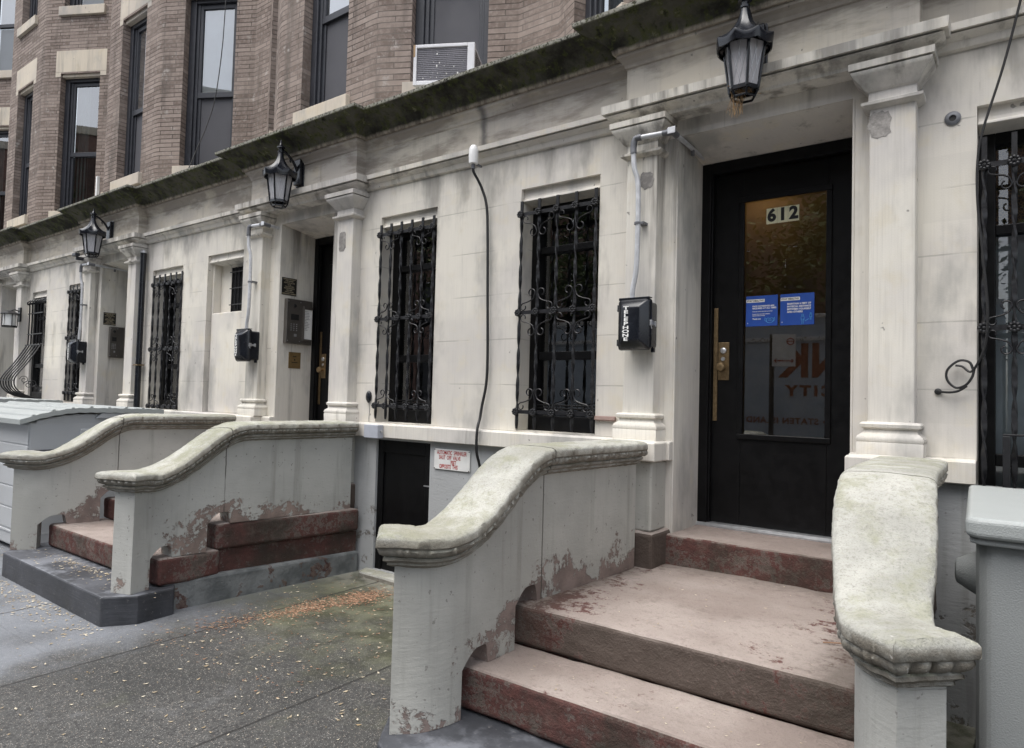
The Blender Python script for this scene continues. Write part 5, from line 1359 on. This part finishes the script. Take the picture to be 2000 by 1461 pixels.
for s in (-1, 1):
    P = [Msg @ Vector(q) for q in ((-.155 + s * .10, -.0076, 2.162), (-.155 + s * .135, -.0076, 2.1275), (-.155 + s * .10, -.0076, 2.093))]; m.face(P)
m.tube([tuple(Msg @ Vector((-.24 + .045 * math.cos(k * .4), -.006, 2.40 + .045 * math.sin(k * .4)))) for k in range(17)], .007, 5)
m.box(-.285, -.195, -.0072, -.0045, 2.396, 2.406, Msg @ Matrix.Translation((0, 0, 0))); put('markings', m, 'sign_red', t)

def tree(x, y, h, r, seed, label):
    T = thing('street_tree', (x, y, -.12), label, 'tree', 'street trees across the road')
    rr = random.Random(seed); m = MB(); top_ = h * .45
    m.tube([(x, y, -.2), (x + .05, y, h * .2), (x - .05, y + .05, top_)], [.2, .16, .12], 9)
    cl = []
    for k in range(9):
        a = k * 2.4 + seed; e = (x + r * .75 * math.cos(a) * rr.uniform(.5, 1), y + r * .75 * math.sin(a) * rr.uniform(.5, 1), h * rr.uniform(.52, .92)); cl.append(e)
        m.tube(crom([(x - .05, y + .05, top_ - .4), ((x + e[0]) / 2, (y + e[1]) / 2, (top_ + e[2]) / 2 + .3), e], 4), [.09 - .07 * i / 8 for i in range(9)], 6)
    put('trunk', m, 'bark', T, smooth=60)
    m = MB()
    for k in range(5200):
        c0 = rr.choice(cl); d = Vector((rr.gauss(0, 1), rr.gauss(0, 1), rr.gauss(0, .8))) * (r * .23); p = Vector(c0) + d; s = rr.uniform(.06, .14)
        u = Vector((rr.uniform(-1, 1), rr.uniform(-1, 1), rr.uniform(-.6, .6))).normalized(); v = u.cross(Vector((rr.uniform(-1, 1), rr.uniform(-1, 1), 1))).normalized()
        m.face([p - u * s, p - v * s * .55, p + u * s, p + v * s * .55])
    put('crown', m, 'foliage', T)
for i, (x, y, h, r) in enumerate(((-3.2, -13.9, 8.5, 3.0), (-9.5, -14.2, 9.2, 3.3), (3.0, -14.0, 9., 3.2), (-16., -14., 9.0, 3.2))):
    tree(x, y, h, r, i + 1, ['leafy street tree straight across from the 612 door', 'leafy street tree across from the middle house', 'leafy street tree across the road, far right', 'leafy street tree across the road, far left'][i])
for i, (x0, x1, h) in enumerate(((-26, -12.2, 11.5), (-12, -.5, 12.5), (-.3, 14, 11.))):
    B = thing('opposite_building', ((x0 + x1) / 2, -18, -.1), ['brick building across the street, left block', 'brick building across the street, middle and tallest block', 'brick building across the street, right block'][i], 'building')
    m = MB(); hs = []
    n = int((x1 - x0) / 2.0)
    for k in range(n):
        for f in range(3): a = .7 + k * 2.0; hs.append((a, a + .9, 1.3 + f * 3.4, 3.2 + f * 3.4))
    L = x1 - x0; m.ribbon_wall([(x1, -17.5), (x0, -17.5)], -.2, h, hs, .2); put('wall', m, 'far_brick', B)
    m = MB()
    for a, b, e, f in hs: m.face([(x1 - a, -17.72, e), (x1 - b, -17.72, e), (x1 - b, -17.72, f), (x1 - a, -17.72, f)])
    put('window_glass', m, 'window_paint', B)
    m = MB(); m.box(x0, x1, -24, -17.4, h, h + .3); put('roof', m, 'lintel_stone', B)

# ------------------------------------------------------------------ light
W = bpy.data.worlds.new('World'); S.world = W; W.use_nodes = True
nt = W.node_tree; bg = nt.nodes['Background']
sky = nt.nodes.new('ShaderNodeTexSky'); sky.sky_type = 'NISHITA'; sky.sun_disc = False
SUN_EL, SUN_AZ = 70., 195.
sky.sun_elevation = rad(SUN_EL); sky.sun_rotation = rad(SUN_AZ); sky.air_density = 1.; sky.dust_density = 3.; sky.ozone_density = 1.
hs = nt.nodes.new('ShaderNodeHueSaturation'); hs.inputs['Saturation'].default_value = .34
nt.links.new(sky.outputs[0], hs.inputs['Color']); nt.links.new(hs.outputs[0], bg.inputs[0]); bg.inputs[1].default_value = .13
su = bpy.data.lights.new('sun', 'SUN'); su.energy = 1.3; su.angle = rad(60); su.color = (1., .975, .935)
so = bpy.data.objects.new('sun', su); COL.objects.link(so)
az = rad(SUN_AZ); dv = Vector((math.sin(az) * math.cos(rad(SUN_EL)), math.cos(az) * math.cos(rad(SUN_EL)), math.sin(rad(SUN_EL))))
so.rotation_euler = dv.to_track_quat('Z', 'Y').to_euler(); so.location = dv * 30

# ------------------------------------------------------------------ camera
cam = bpy.data.cameras.new('camera'); co = bpy.data.objects.new('camera', cam); COL.objects.link(co); S.camera = co
cam.sensor_width = 36.; cam.lens = 1333. / 2000. * 36.; cam.clip_end = 500.; cam.clip_start = .05
yaw, pitch, roll = -6.42690004e-01, 3.62613184e-02, 2.63518346e-02
fwd = Vector((math.sin(yaw) * math.cos(pitch), math.cos(yaw) * math.cos(pitch), math.sin(pitch)))
rt = Vector((math.cos(yaw), -math.sin(yaw), 0)); up = rt.cross(fwd)
r2 = rt * math.cos(roll) + up * math.sin(roll); u2 = up * math.cos(roll) - rt * math.sin(roll)
co.matrix_world = Matrix(((r2.x, u2.x, -fwd.x, 0), (r2.y, u2.y, -fwd.y, -4.), (r2.z, u2.z, -fwd.z, 1.5), (0, 0, 0, 1)))
S.view_settings.view_transform = 'Standard'; S.view_settings.look = 'None'; S.view_settings.exposure = 1.2; S.view_settings.gamma = 1.
